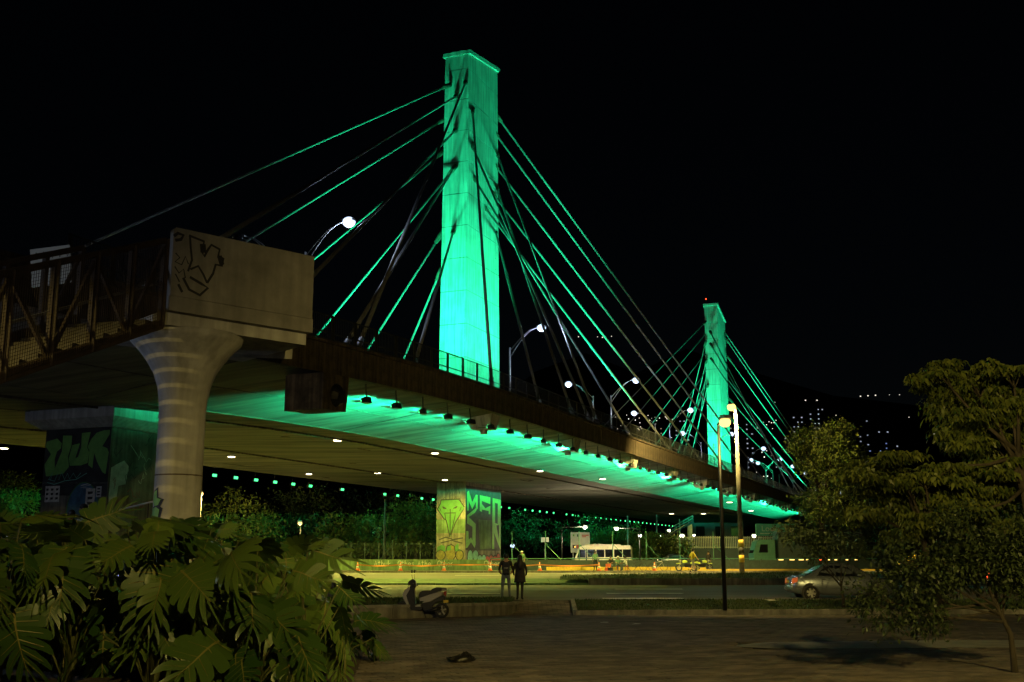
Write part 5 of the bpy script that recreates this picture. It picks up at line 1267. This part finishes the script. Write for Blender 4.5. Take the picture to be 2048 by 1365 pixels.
def scooter(label, loc, rz, body='scooter_white'):
    e = empty('scooter', tuple(loc), rz); K = .001555
    S_ = lambda pts: [((x-740)*K, (1228-y)*K) for x, y in pts]
    O = (0,0,0); ux = (1,0,0); wv = (0,1,0)
    def part(name, pts, half, m, bev=.012): return MB().slab(S_(pts), O, ux, UP, wv, half, bev).build(name, M[m], e)
    wheel(e, ((300-740)*K,0,.255), .255, .11, 'front_wheel'); wheel(e, ((1180-740)*K,0,.255), .255, .12, 'rear_wheel')
    part('front_fender', [(190,900),(300,850),(400,890),(420,980),(330,905),(250,910),(185,960)], .075, 'plastic_black')
    part('fork', [(330,1050),(285,1040),(430,640),(475,650)], .06, 'plastic_black', .005)
    part('leg_shield', [(320,800),(345,690),(440,540),(470,600),(385,740),(440,900),(445,1010),(400,930)], .17, body)
    part('front_panel', [(290,720),(345,610),(435,560),(350,690),(322,790)], .12, body)
    part('inner_shield', [(380,720),(450,600),(560,560),(560,720),(600,900),(580,980),(470,990),(440,890)], .15, 'plastic_black')
    part('handlebar_cowl', [(405,490),(440,420),(520,375),(585,420),(600,540),(560,600),(450,600),(470,520),(430,525)], .11, 'plastic_black')
    MB().tube([((560-740)*K,-.34,(1228-490)*K),((545-740)*K,-.1,(1228-470)*K),((545-740)*K,.1,(1228-470)*K),((560-740)*K,.34,(1228-490)*K)], .016, 7).build('handlebar', M['plastic_black'], e)
    for sg in (-1,1):
        MB().tube([((560-740)*K,sg*.24,(1228-490)*K),((600-740)*K,sg*.37,(1228-545)*K)], .012, 6).build('brake_lever', M['plastic_black'], e)
        MB().tube([((540-740)*K,sg*.2,(1228-480)*K),((520-740)*K,sg*.26,(1228-280)*K)], .008, 5).build('mirror_stem', M['plastic_black'], e)
        MB().ell(((524-740)*K,sg*.27,(1228-210)*K), (.035,.05,.068), 10, 8).build('mirror', M['plastic_black'], e, smooth=True)
    part('floorboard', [(470,990),(560,940),(720,950),(760,990),(740,1050),(500,1050)], .15, 'plastic_black')
    part('floor_trim', [(590,960),(690,940),(730,975),(600,978)], .155, 'galv', .004)
    part('seat', [(665,740),(690,670),(750,630),(930,625),(980,590),(1060,562),(1170,568),(1190,600),(1150,640),(1000,690),(720,775),(680,775)], .13, 'seat_vinyl', .025)
    part('side_panel', [(685,800),(720,780),(1000,690),(1100,665),(1215,650),(1190,730),(930,870),(755,900),(790,860),(700,860)], .15, body)
    part('tail_panel', [(1180,600),(1290,590),(1300,610),(1240,650),(1190,640)], .09, body)
    part('grab_rail', [(1160,580),(1290,585),(1280,605),(1170,600)], .1, 'plastic_black', .006)
    part('tail_light', [(1215,660),(1280,640),(1270,760),(1225,720)], .08, 'graf_red')
    part('under_body', [(740,900),(930,872),(1190,735),(1270,770),(1200,850),(1050,880),(950,990),(760,1010),(720,960)], .10, 'plastic_black')
    part('engine', [(760,1000),(950,980),(1180,1050),(1190,1110),(1000,1090),(780,1060)], .12, 'plastic_black')
    part('rear_fender', [(1215,760),(1250,780),(1300,960),(1280,980),(1230,860)], .07, 'plastic_black', .005)
    part('number_plate', [(1215,840),(1320,835),(1325,890),(1225,900)], .08, 'pole_yellow', .004)
    MB().tube([((800-740)*K,-.14,(1228-1080)*K),((950-740)*K,-.17,(1228-1060)*K),((1180-740)*K,-.18,(1228-1000)*K)], [.025,.05,.05], 10).build('exhaust', M['dark_metal'], e, smooth=True)
    MB().tube([((760-740)*K,.08,(1228-1060)*K),((800-740)*K,.22,.0)], .012, 5).build('kickstand', M['dark_metal'], e)
    tag(e, label, 'scooter'); return e
sc = G(845, 1236, 0); scooter('white and black scooter parked on the plaza by the low wall', (sc.x, sc.y-.15, .0), math.radians(-5))
s2 = scooter('dark scooter mostly hidden behind the leaves at the right edge of the bed', (U(678,1225,36.5).x-.55, 36.0, 0), math.radians(168), 'plastic_black')
# dark bag of rubbish lying on the pavers
q = MB(); rng = np.random.default_rng(4); nn = 18
prof = [(.16,0),(.25,.03),(.27,.07),(.2,.11),(.1,.135),(.02,.14)]
q.lathe(prof, nn, (0,0,0), 0, 1.0, .6)
q.v = [(v[0]*(1+.18*math.sin(5*math.atan2(v[1],v[0]))+rng.normal()*.05), v[1]*(1+rng.normal()*.08), max(0,v[2]*(1+.3*math.sin(v[0]*14)+rng.normal()*.12))) for v in q.v]
bg = empty('rubbish_bag', (G(921,1325,0).x, G(921,1325,0).y, .002)); q.build('sack', M['bag_black'], bg, smooth=False)
q = MB(); q.tube([(.18,.03,.07),(.24,.05,.10),(.27,.04,.06)], [.03,.02,.035], 7); q.build('knot', M['bag_black'], bg, smooth=False)
tag(bg, 'crumpled black bag lying on the plaza pavers', 'bag')
for k, (px, py) in enumerate(((1272,1249),(1208,1246))):
    p = G(px, py, 0); q = MB(); q.add([(p.x-.14,p.y-.04,.004),(p.x+.12,p.y-.06,.012),(p.x+.16,p.y+.05,.02),(p.x-.1,p.y+.07,.006),(p.x,p.y,.03)], [(0,1,4),(1,2,4),(2,3,4),(3,0,4)]); o = q.build('paper_scrap', M['paper'])
    tag(o, ['crumpled paper scrap on the pavers right of the ramp','smaller paper scrap nearer the ramp foot'][k], 'litter')

# ================================================================ VEHICLES
def sedan(label, loc, rz, paint='car_silver', lights=False, brake='graf_red'):
    """rear at x=0, nose at x=4.25, local +y is its left"""
    e = empty('car', tuple(loc), rz)
    X = [0,.06,.25,.55,.85,1.15,1.6,2.1,2.6,2.95,3.3,3.7,4.0,4.18,4.25]
    belt = [.62,.86,.93,.945,.95,.95,.94,.93,.92,.91,.87,.82,.76,.68,.56]
    roof = [.62,.87,.955,.97,1.12,1.32,1.46,1.485,1.40,1.20,.96,.87,.79,.70,.56]
    low =  [.42,.30,.24,.22,.22,.22,.20,.20,.20,.20,.22,.22,.22,.26,.36]
    wid =  [.66,.76,.80,.83,.85,.86,.865,.865,.865,.86,.85,.83,.78,.70,.60]
    rw_ =  [.60,.70,.74,.72,.66,.62,.60,.60,.61,.66,.72,.74,.70,.62,.52]
    q = MB(); sec = []
    for x, b, r, l, w, u in zip(X, belt, roof, low, wid, rw_):
        m = (b+l)/2
        half = [(w*.90,l),(w*.985,l+.10),(w,m),(w*.985,b-.06),(w*.95,b),((w*.95+u)/2+.02,(b+r)/2),(u,r-.02),(u*.55,r+.015),(0,r+.025)]
        sec.append([(x, y, z) for y, z in half]+[(x, -y, z) for y, z in reversed(half[:-1])])
    k = len(sec[0])
    for r in sec: q.v += r
    for i in range(len(sec)-1):
        for j in range(k): q.f.append((i*k+j, i*k+(j+1)%k, (i+1)*k+(j+1)%k, (i+1)*k+j)); q.m.append(0)
    q.f += [tuple(range(k)), tuple(reversed(range((len(sec)-1)*k, len(sec)*k)))]; q.m += [0,0]
    body = q.build('body', M[paint], e, smooth=True)
    def interp(a, x): return float(np.interp(x, X, a))
    def side(x, z, sg, off=.012):
        b, r, w, u = interp(belt,x), interp(roof,x), interp(wid,x), interp(rw_,x); t = max(0, min(1, (z-b)/max(.05, r-.02-b)))
        return Vector((x, sg*((w*.95)*(1-t)+u*t+.02*math.sin(math.pi*t)+off), z))
    for sg in (-1,1):
        for nm, pts in (('rear_side_window', [(1.02,.985),(1.72,.965),(1.72,1.395),(1.5,1.37),(1.25,1.24)]),('front_side_window', [(1.80,.965),(2.78,.95),(2.62,1.10),(2.3,1.33),(1.80,1.40)])):
            MB().add([side(x,z,sg) for x,z in pts], [tuple(range(len(pts)))]).build(nm, M['glass_dark'], e)
        MB().add([side(x,z,sg,.006)+Vector((0,sg*.012,0)) for x,z in ((.95,.55),(3.0,.55),(3.0,.60),(.95,.60))], [(0,1,2,3)]).build('side_moulding', M['plastic_black'], e)
        for x in (1.28, 2.02):
            c = side(x,.84,sg,.0)+Vector((0,sg*.02,0)); MB().ell(c, (.09,.025,.025), 8, 6).build('door_handle', M['plastic_black'], e, smooth=True)
        for x in (1.0,1.76,2.86):
            MB().add([side(x,z,sg,.004)+Vector((0,sg*.013,0)) for z in (.30,.55,.80,.93)]+[side(x+.012,z,sg,.004)+Vector((0,sg*.013,0)) for z in (.93,.80,.55,.30)], [(0,1,6,7),(1,2,5,6),(2,3,4,5)]).build('door_seam', M['plastic_black'], e)
        MB().slab([(-.08,-.06),(.1,-.05),(.1,.07),(-.06,.08)], side(2.72,1.02,sg,.1), (1,0,0), UP, (0,1,0), .07, .02).build('wing_mirror', M[paint], e)
        for x in (.74, 3.34):
            w = interp(wid,x); q = MB(); c = Vector((x, sg*(w*.86), .31)); q.tube([c-Vector((0,sg*.12,0)), c+Vector((0,sg*(w*.145),0))], .375, 24); q.build('wheel_arch', M['plastic_black'], e)
            wheel(e, (x, sg*(w+.005), .30), .30, .19, 'wheel', 6)
        MB().slab([(-.02,.66),(.26,.74),(.22,.92),(.02,.86)], (0.01, sg*.70, 0), (1,0,0), UP, (0,1,0), .085, .02).build('tail_light', M[brake], e)
        MB().slab([(3.98,.60),(4.2,.56),(4.14,.70),(3.95,.76)], (0, sg*.60, 0), (1,0,0), UP, (0,1,0), .12, .02).build('headlight', M['e_white' if lights else 'alloy'], e)
    def top(x, t, off=.014): return Vector((x, interp(rw_,x)*t, interp(roof,x)+off+.012*(1-abs(t))))
    MB().add([top(.66,-.9),top(.66,.9),top(1.22,.86),top(1.22,-.86)], [(0,1,2,3)]).build('rear_window', M['glass_dark'], e)
    MB().add([top(3.22,-.88),top(3.22,.88),top(2.62,.84),top(2.62,-.84)], [(0,1,2,3)]).build('windscreen', M['glass_dark'], e)
    MB().slab([(-.05,.36),(.10,.32),(.12,.56),(-.03,.58)], (0,0,0), (1,0,0), UP, (0,1,0), .72, .04).build('rear_bumper', M[paint], e, smooth=True)
    MB().box((-.035,0,.74), (.02,.42,.11)).build('number_plate', M['pole_yellow'], e)
    tag(e, label, 'car'); return e
cp_ = G(1575, 1200, ROADZ+.02)
sedan('silver sedan driving right on the near road behind the sapling', (cp_.x+.75, 47.2, ROADZ-.06), math.radians(-3), brake='e_taillow')
sedan('dark car at the right edge half hidden by the small tree', (U(1985,1170,52).x, 52, ROADZ+.04), math.radians(-3), 'car_dark', brake='e_red')
sedan('pale car parked beyond the barrier near the motorbikes', (U(1372,1105,150).x, 148, 1.2), math.radians(176), 'car_silver', True)
sedan('car glinting blue behind the picket fence', (U(1352,1090,176).x, 176, 3.0), 0, 'car_blue_lit')
def bus():
    p = U(1149, 1122, 132); e = empty('minibus', (p.x, 132, .86), math.radians(-10)); L, H, Wd = 6.7, 2.75, 2.1
    q = MB(); q.slab([(0,.45),(.0,1.1),(.16,1.55),(.55,2.5),(.85,2.68),(6.5,2.72),(6.7,2.5),(6.7,.5),(6.5,.4),(.2,.38)], (0,Wd/2,0), (1,0,0), UP, (0,1,0), Wd/2, .06); q.build('body', M['bus_cream'], e)
    for i, x in enumerate((1.55,2.6,3.65,4.7,5.72)):
        MB().slab([(x,1.35),(x+.95,1.35),(x+.95,2.25),(x,2.25)], (0,-.012,0), (1,0,0), UP, (0,1,0), .012).build('window', M['glass_dark'], e)
    MB().slab([(.3,1.3),(1.3,1.3),(1.3,2.2),(.62,2.25)], (0,-.012,0), (1,0,0), UP, (0,1,0), .012).build('cab_window', M['glass_dark'], e)
    MB().slab([(1.34,.5),(1.5,.5),(1.5,2.3),(1.34,2.3)], (0,-.008,0), (1,0,0), UP, (0,1,0), .008).build('door_seam', M['plastic_black'], e)
    MB().add([(.13,.15,1.45),(.13,Wd-.15,1.45),(.52,Wd-.2,2.4),(.52,.2,2.4)], [(0,1,2,3)]).build('windscreen', M['glass_dark'], e)
    for y in (.3, Wd-.3): MB().ell((-.01,y,.8), (.06,.16,.13), 10, 8).build('headlight', M['e_white'], e); 
    for x in (1.1,5.3): wheel(e, (x,.12,.42), .42, .25, 'wheel', 6); wheel(e, (x,Wd-.12,.42), .42, .25, 'wheel', 6)
    MB().box((2.7,-.014,1.0), (.45,.01,.22)).build('route_panel', M['sign_teal'], e)
    MB().box((3.3,Wd/2,2.78), (4.2,1.2,.14)).build('roof_rack', M['bus_cream'], e)
    MB().tube([(.1,-.02,1.9),(-.2,-.18,1.95),(-.22,-.2,1.6)], .03, 5).build('mirror', M['plastic_black'], e)
    for x, m in ((.06,'e_amber'),(2.9,'e_white'),(6.6,'e_red')): MB().ell((x,-.03,2.55 if x < 1 else .62), (.07,.05,.07), 8, 6).build('marker_light', M[m], e)
    tag(e, 'cream minibus with dark windows beyond the barrier', 'minibus')
bus()
def truck():
    p = U(1508, 1120, 116); e = empty('truck', (p.x, 116, .9)); 
    MB().slab([(2.6,.9),(11.5,.9),(11.5,3.9),(2.6,3.9)], (0,1.25,0), (1,0,0), UP, (0,1,0), 1.25, .06).build('cargo_box', M['truck_dark'], e)
    MB().slab([(0,.5),(-.05,1.6),(.35,2.9),(.7,3.1),(2.3,3.1),(2.3,.5)], (0,1.2,0), (1,0,0), UP, (0,1,0), 1.15, .08).build('cab', M['truck_green'], e)
    MB().slab([(.55,1.75),(1.5,1.75),(1.5,2.6),(.75,2.6)], (0,.035,0), (1,0,0), UP, (0,1,0), .012).build('cab_window', M['glass_dark'], e)
    MB().add([(-.03,.2,1.7),(-.03,2.2,1.7),(.33,2.15,2.75),(.33,.25,2.75)], [(0,1,2,3)]).build('windscreen', M['glass_dark'], e)
    MB().box((5.8,1.25,.75), (11.4,.9,.2)).build('chassis', M['dark_metal'], e)
    for x in (1.1,8.2,9.5): 
        for y in (.15,2.35): wheel(e, (x,y,.5), .5, .28, 'wheel', 6)
    for k in range(9): MB().box((2.8+k*.95+(.2 if k % 3 else 0),-.02,1.0), (.5 if k < 5 else .25,.03,.10)).build('marker_light', M['e_marker' if k not in (4,) else 'e_red'], e)
    for y in (.35,2.05): MB().ell((-.06,y,.85), (.05,.15,.11), 8, 6).build('headlight', M['e_white'], e)
    MB().box((1.4,0.02,.82), (.9,.03,.3)).build('red_panel', M['sign_red'], e)
    tag(e, 'dark green box truck with a row of amber side lights beyond the island', 'truck')
truck()
sedan('yellow taxi glimpsed between the trees at the right', (U(1795,1125,98).x, 98, .95), 0, 'car_yellow')
def two_wheeler(label, loc, rz, m, bicycle=False):
    e = empty('bicycle' if bicycle else 'motorbike', tuple(loc), rz); r = .34 if bicycle else .30; wb = 1.04 if bicycle else 1.28
    if bicycle:
        for x in (0, wb):
            n = 24; ty = MB().tube([(x+r*math.cos(2*math.pi*i/n),0,r+r*math.sin(2*math.pi*i/n)) for i in range(n+1)], .018, 6).build('wheel', M['rubber'], e)
            q = MB()
            for k in range(10): t = 2*math.pi*k/10; q.tube([(x,0,r),(x+r*math.cos(t),0,r+r*math.sin(t))], .003, 3)
            q.build('spokes', M['galv'], ty)
        seat, bb, hd, st = Vector((.28,0,.86)), Vector((.42,0,.28)), Vector((.86,0,.84)), Vector((.90,0,.72))
        for nm, a, b in (('seat_tube',bb,seat),('top_tube',seat+Vector((.02,0,-.14)),hd+Vector((0,0,-.04))),('down_tube',bb,st),('chain_stay',bb,Vector((0,0,r))),('seat_stay',seat+Vector((.02,0,-.14)),Vector((0,0,r))),('fork',hd,Vector((wb,0,r))),('stem',hd,hd+Vector((-.03,0,.12)))):
            MB().tube([a,b], .018, 6).build(nm, M[m], e)
        MB().tube([hd+Vector((.02,-.28,.13)),hd+Vector((-.02,0,.12)),hd+Vector((.02,.28,.13))], .013, 6).build('handlebar', M['plastic_black'], e)
        MB().slab([(-.13,0),(.13,.0),(.11,.045),(-.12,.06)], seat+Vector((0,0,.0)), (1,0,0), UP, (0,1,0), .06, .015).build('saddle', M['seat_vinyl'], e)
        tag(e, label, 'bicycle')
    else:
        wheel(e, (0,0,r), r, .12, 'rear_wheel', 5); wheel(e, (wb,0,r), r, .10, 'front_wheel', 5)
        MB().slab([(.2,.35),(.75,.32),(.85,.55),(.7,.66),(.25,.6)], (0,0,0), (1,0,0), UP, (0,1,0), .12, .02).build('engine', M['dark_metal'], e)
        MB().slab([(.55,.72),(.95,.68),(1.0,.85),(.8,.95),(.55,.86)], (0,0,0), (1,0,0), UP, (0,1,0), .13, .04).build('fuel_tank', M[m], e)
        MB().slab([(-.25,.80),(.55,.74),(.55,.84),(.1,.88),(-.28,.92)], (0,0,0), (1,0,0), UP, (0,1,0), .11, .02).build('seat', M['seat_vinyl'], e)
        MB().slab([(-.35,.72),(.3,.60),(.3,.74),(-.3,.84)], (0,0,0), (1,0,0), UP, (0,1,0), .1, .02).build('tail_panel', M[m], e)
        for sg in (-1,1): MB().tube([(wb,sg*.07,r),(wb-.24,sg*.07,.95)], .022, 6).build('fork_leg', M['galv'], e)
        MB().slab([(wb-.22,.62),(wb+.2,.6),(wb+.24,.66),(wb-.1,.7)], (0,0,0), (1,0,0), UP, (0,1,0), .06, .01).build('front_fender', M[m], e)
        MB().tube([(wb-.3,-.36,1.02),(wb-.24,-.1,.98),(wb-.24,.1,.98),(wb-.3,.36,1.02)], .014, 6).build('handlebar', M['plastic_black'], e)
        MB().ell((wb-.12,0,.86), (.10,.10,.11), 10, 8).build('headlight', M['galv'], e, smooth=True)
        MB().tube([(.5,-.14,.3),(.1,-.17,.32),(-.3,-.17,.42)], [.03,.05,.05], 8).build('exhaust', M['galv'], e, smooth=True)
        tag(e, label, 'motorbike')
two_wheeler('lime motorbike left of the man in yellow', (U(1388,1140,96.5).x, 96.5, .98), math.radians(172), 'moto_lime')
two_wheeler('lime motorbike right of the man in yellow, by the pier', (U(1394,1138,98).x, 98, .98), math.radians(20), 'moto_lime')
two_wheeler('bicycle leaning by the barrier, right of the cones', (U(1305,1140,99).x, 99, .98), math.radians(6), 'galv', True)
two_wheeler('dark bicycle behind the rightmost cone', (U(1264,1140,99.4).x, 99.4, .98), math.radians(4), 'dark_metal', True)

# ================================================================ SIGNS AND BUILDINGS BEYOND
bb_ = empty('billboard', tuple(U(1160,1125,138))); tag(bb_, 'upright white information board with dark and red print behind the bus', 'billboard')
tl, br = U(1141,1065,138), U(1180,1106,138); wv_ = br.x-tl.x; hv = tl.z-br.z
MB().box(((tl.x+br.x)/2,138,(tl.z+br.z)/2), (wv_,.1,hv)).build('board', M['sign_white'], bb_, world=True)
for x in (tl.x+.3, br.x-.3): MB().box((x,138.1,(br.z+.8)/2), (.14,.14,br.z-.8)).build('leg', M['galv'], bb_, world=True)
for u, v, w, h, m in ((.1,.62,.12,.16,'graf_dark'),(.3,.62,.12,.18,'sign_red'),(.46,.62,.12,.16,'graf_dark'),(.64,.7,.1,.1,'graf_dark'),(.58,.12,.36,.05,'sign_red'),(.6,.2,.2,.04,'sign_red'),(.12,.1,.08,.1,'graf_green'),(.34,.1,.06,.12,'graf_dark')):
    MB().box((tl.x+wv_*(u+w/2),137.94,tl.z-hv*(v+h/2)), (wv_*w,.01,hv*h)).build('print', M[m], bb_, world=True)
sg_ = empty('road_sign', tuple(U(1090,1125,130))); tag(sg_, 'small white road sign on a thin post above the couple', 'sign')
c = U(1090,1080,130); MB().box((c.x,130,c.z), (.9,.05,.55)).build('panel', M['sign_white'], sg_, world=True); MB().tube([(c.x,130.05,.8),(c.x,130.05,c.z)], .04, 6).build('post', M['galv'], sg_, world=True)
# lettered hoarding and block
hb = empty('hoarding', tuple(U(1555,1100,172))); tag(hb, 'green-lit hoarding lettered Loca behind the far pier', 'hoarding')
a, b = U(1511,1048,172), U(1596,1072,172)
MB().box(((a.x+b.x)/2,172,(a.z+b.z)/2), (b.x-a.x,.3,a.z-b.z)).build('board', M['sign_teal'], hb, world=True)
for x in (a.x+.8,(a.x+b.x)/2,b.x-.8): MB().box((x,172.3,b.z/2), (.3,.25,b.z)).build('leg', M['truck_dark'], hb, world=True)
def text_mesh(t, size, m, loc, parent, name='lettering'):
    cu = bpy.data.curves.new('txt', 'FONT'); cu.body = t; cu.size = size; cu.extrude = .01; to = bpy.data.objects.new('txt', cu); COL.objects.link(to)
    me = bpy.data.meshes.new_from_object(to.evaluated_get(bpy.context.evaluated_depsgraph_get())); bpy.data.objects.remove(to)
    me.materials.clear(); me.materials.append(M[m]); o = obj(name, me, parent, True); o.location = loc; o.rotation_euler = (math.pi/2,0,0); return o
text_mesh('Loca', 1.25, 'graf_white', (U(1522,1060,172).x,171.8,U(1522,1063,172).z), hb)
MB().box((U(1532,1067,172).x,171.8,U(1532,1067.5,172).z), (1.9,.02,.16)).build('small_print', M['graf_white'], hb, world=True)
blk = empty('concrete_block', tuple(U(1400,1110,182))); tag(blk, 'bluish concrete building with an outside stair under the far end of the bridge', 'building')
a, b = U(1385,1046,184), U(1490,1100,184); MB().box(((a.x+b.x)/2,187,(a.z+.9)/2), (b.x-a.x,5,a.z-.9)).build('wall', M['block_wall'], blk, world=True)
p0, p1 = U(1332,1074,180), U(1386,1044,180)
MB().bar(p0,p1,1.6,.35).build('stair_flight', M['block_wall'], blk, world=True)
for dz in (.55,1.0): MB().bar(p0+UP*dz, p1+UP*dz, .06, .08).build('handrail', M['galv'], blk, world=True)
for k in range(7): c = p0.lerp(p1,k/6); MB().bar(c,c+UP*1.0,.06,.06).build('baluster', M['galv'], blk, world=True)
for px in (1407,1446,1478):
    c = U(px,1062,181.4); MB().box((c.x,184.4,c.z), (1.4,.1,1.6)).build('window', M['glass_dark'], blk, world=True)
wf = empty('picket_fence', tuple(U(1440,1100,156))); tag(wf, 'pale fence of upright bars in front of the concrete building', 'fence')
xa, xb = U(1336,1090,156).x, U(1560,1090,156).x; zt, zb_ = U(1400,1073,156).z, U(1400,1097,156).z; n = 64
for k in range(n): x = xa+(xb-xa)*k/(n-1); MB().box((x,156,(zt+zb_)/2), (.09,.05,zt-zb_)).build('bar', M['galv'], wf, world=True)
for z in (zb_+.15, zt-.2): MB().box(((xa+xb)/2,156.06,z), (xb-xa,.05,.08)).build('rail', M['galv'], wf, world=True)
MB().box(((xa+xb)/2,156,(zb_+.8)/2), (xb-xa,.4,zb_-.8)).build('base_wall', M['block_wall'], wf, world=True)

# ================================================================ HILLS AND CITY
rows = []; rng = np.random.default_rng(8)
xs = np.linspace(-2600, 2600, 50)
for j, (y, k) in enumerate(((1500,0),(1750,.35),(2050,.75),(2350,1.0),(2900,.9))):
    rows.append([(x, y+60*math.sin(x*.004+j), .5+k*(330+70*math.sin(x*.0021+1)+40*math.sin(x*.006)+25*rng.normal()*(k>0))) for x in xs])
strip('hills', rows, M['hill'])
def far_pt(px, py, Y): return U(px, py, Y)
bm1 = MB().box((0,0,0), (1,1,1)).mesh('window', M['e_win']); bm2 = MB().box((0,0,0), (1,1,1)).mesh('window', M['e_winblue']); bm3 = MB().box((0,0,0), (1,1,1)).mesh('window', M['e_winwarm'])
TW = [(1583,1607,828,900,.5,3,6,'low tower left of the yellow-lit tree top',bm1),(1616,1648,812,950,.45,4,9,'stepped tower above the yellow-lit tree',bm1),(1709,1728,838,1000,.8,1,12,'slim tower with one column of lights above the trees',bm1),(1728,1748,835,1000,.7,2,10,'tower with two columns of lights above the trees',bm1),
 (1752,1795,838,1020,.12,5,8,'broad dark tower with few lights above the trees',bm1),(1736,1764,895,900,.45,4,6,'low block with blue windows among the trees',bm2),(1766,1778,880,900,.95,1,9,'narrow blue-lit stairwell tower among the trees',bm2),(1488,1508,842,1000,.75,2,10,'tower with rows of lights just right of the far pylon',bm1),
 (1348,1380,835,1100,.3,4,10,'tower behind the stay cables left of the far pylon',bm1),(1300,1335,850,1100,.22,4,6,'block behind the stay cables in mid span',bm3),(1545,1575,870,1000,.25,3,8,'block behind the stay cables right of the far pylon',bm1),(1560,1580,842,1200,.3,2,5,'small hillside block high behind the stay cables',bm3)]
for x0, x1, yt, Y, pr, nc_, nr, lab, wm in TW:
    a = U(x0, yt, Y); b = U(x1, yt, Y); W_ = b.x-a.x; H_ = a.z; e = empty('tower_block', ((a.x+b.x)/2, Y+W_*.3, .8)); tag(e, 'distant '+lab, 'building', 'distant tower blocks')
    MB().box((0,0,H_/2), (W_,W_*.6,H_)).box((W_*.1,0,H_+1.0), (W_*.35,W_*.3,2)).build('wall', M['tower_dark'], e)
    rr = random.Random(x0); k = Y/FPX
    for c in range(nc_):
        for r in range(nr):
            if rr.random() < pr:
                o = obj('window', wm, e); o.scale = (k*rr.uniform(1.8,3.2), .3, k*rr.uniform(1.6,2.4)); o.location = ((c+.5)/nc_*W_-W_/2, -W_*.3-.05, H_-(r+1)*k*9.5)
# scattered house lights on the hillside
rr = random.Random(9)
hl = MB(); hl2 = MB()
PTS = [(1611,801),(1634,801),(1721,793),(1736,792),(1751,791),(1779,790),(1799,790),(1130,677),(1157,674),(1168,674),(1195,674),(1205,675),(1223,673),(1550,805),(1672,831),(1538,844),(1533,850),(1543,846),(1552,841),(1527,845),(1818,835),(1868,868),(1900,782)]
for k in range(70): PTS.append((rr.uniform(1230,1345), rr.uniform(830,905)))
for k in range(40): PTS.append((rr.uniform(1460,1600), rr.uniform(835,960)))
for k in range(16): PTS.append((rr.uniform(1640,1850), rr.uniform(905,1000)))
for px, py in PTS:
    Y = 1430; p = U(px, py, Y); s_ = rr.uniform(.5,1.3); hl.box(p, (s_*1.2,.5,s_))
o = hl.build('hillside_lights', M['e_city']); tag(o, 'scattered white house lights on the dark hillside', 'lights', kind='stuff')
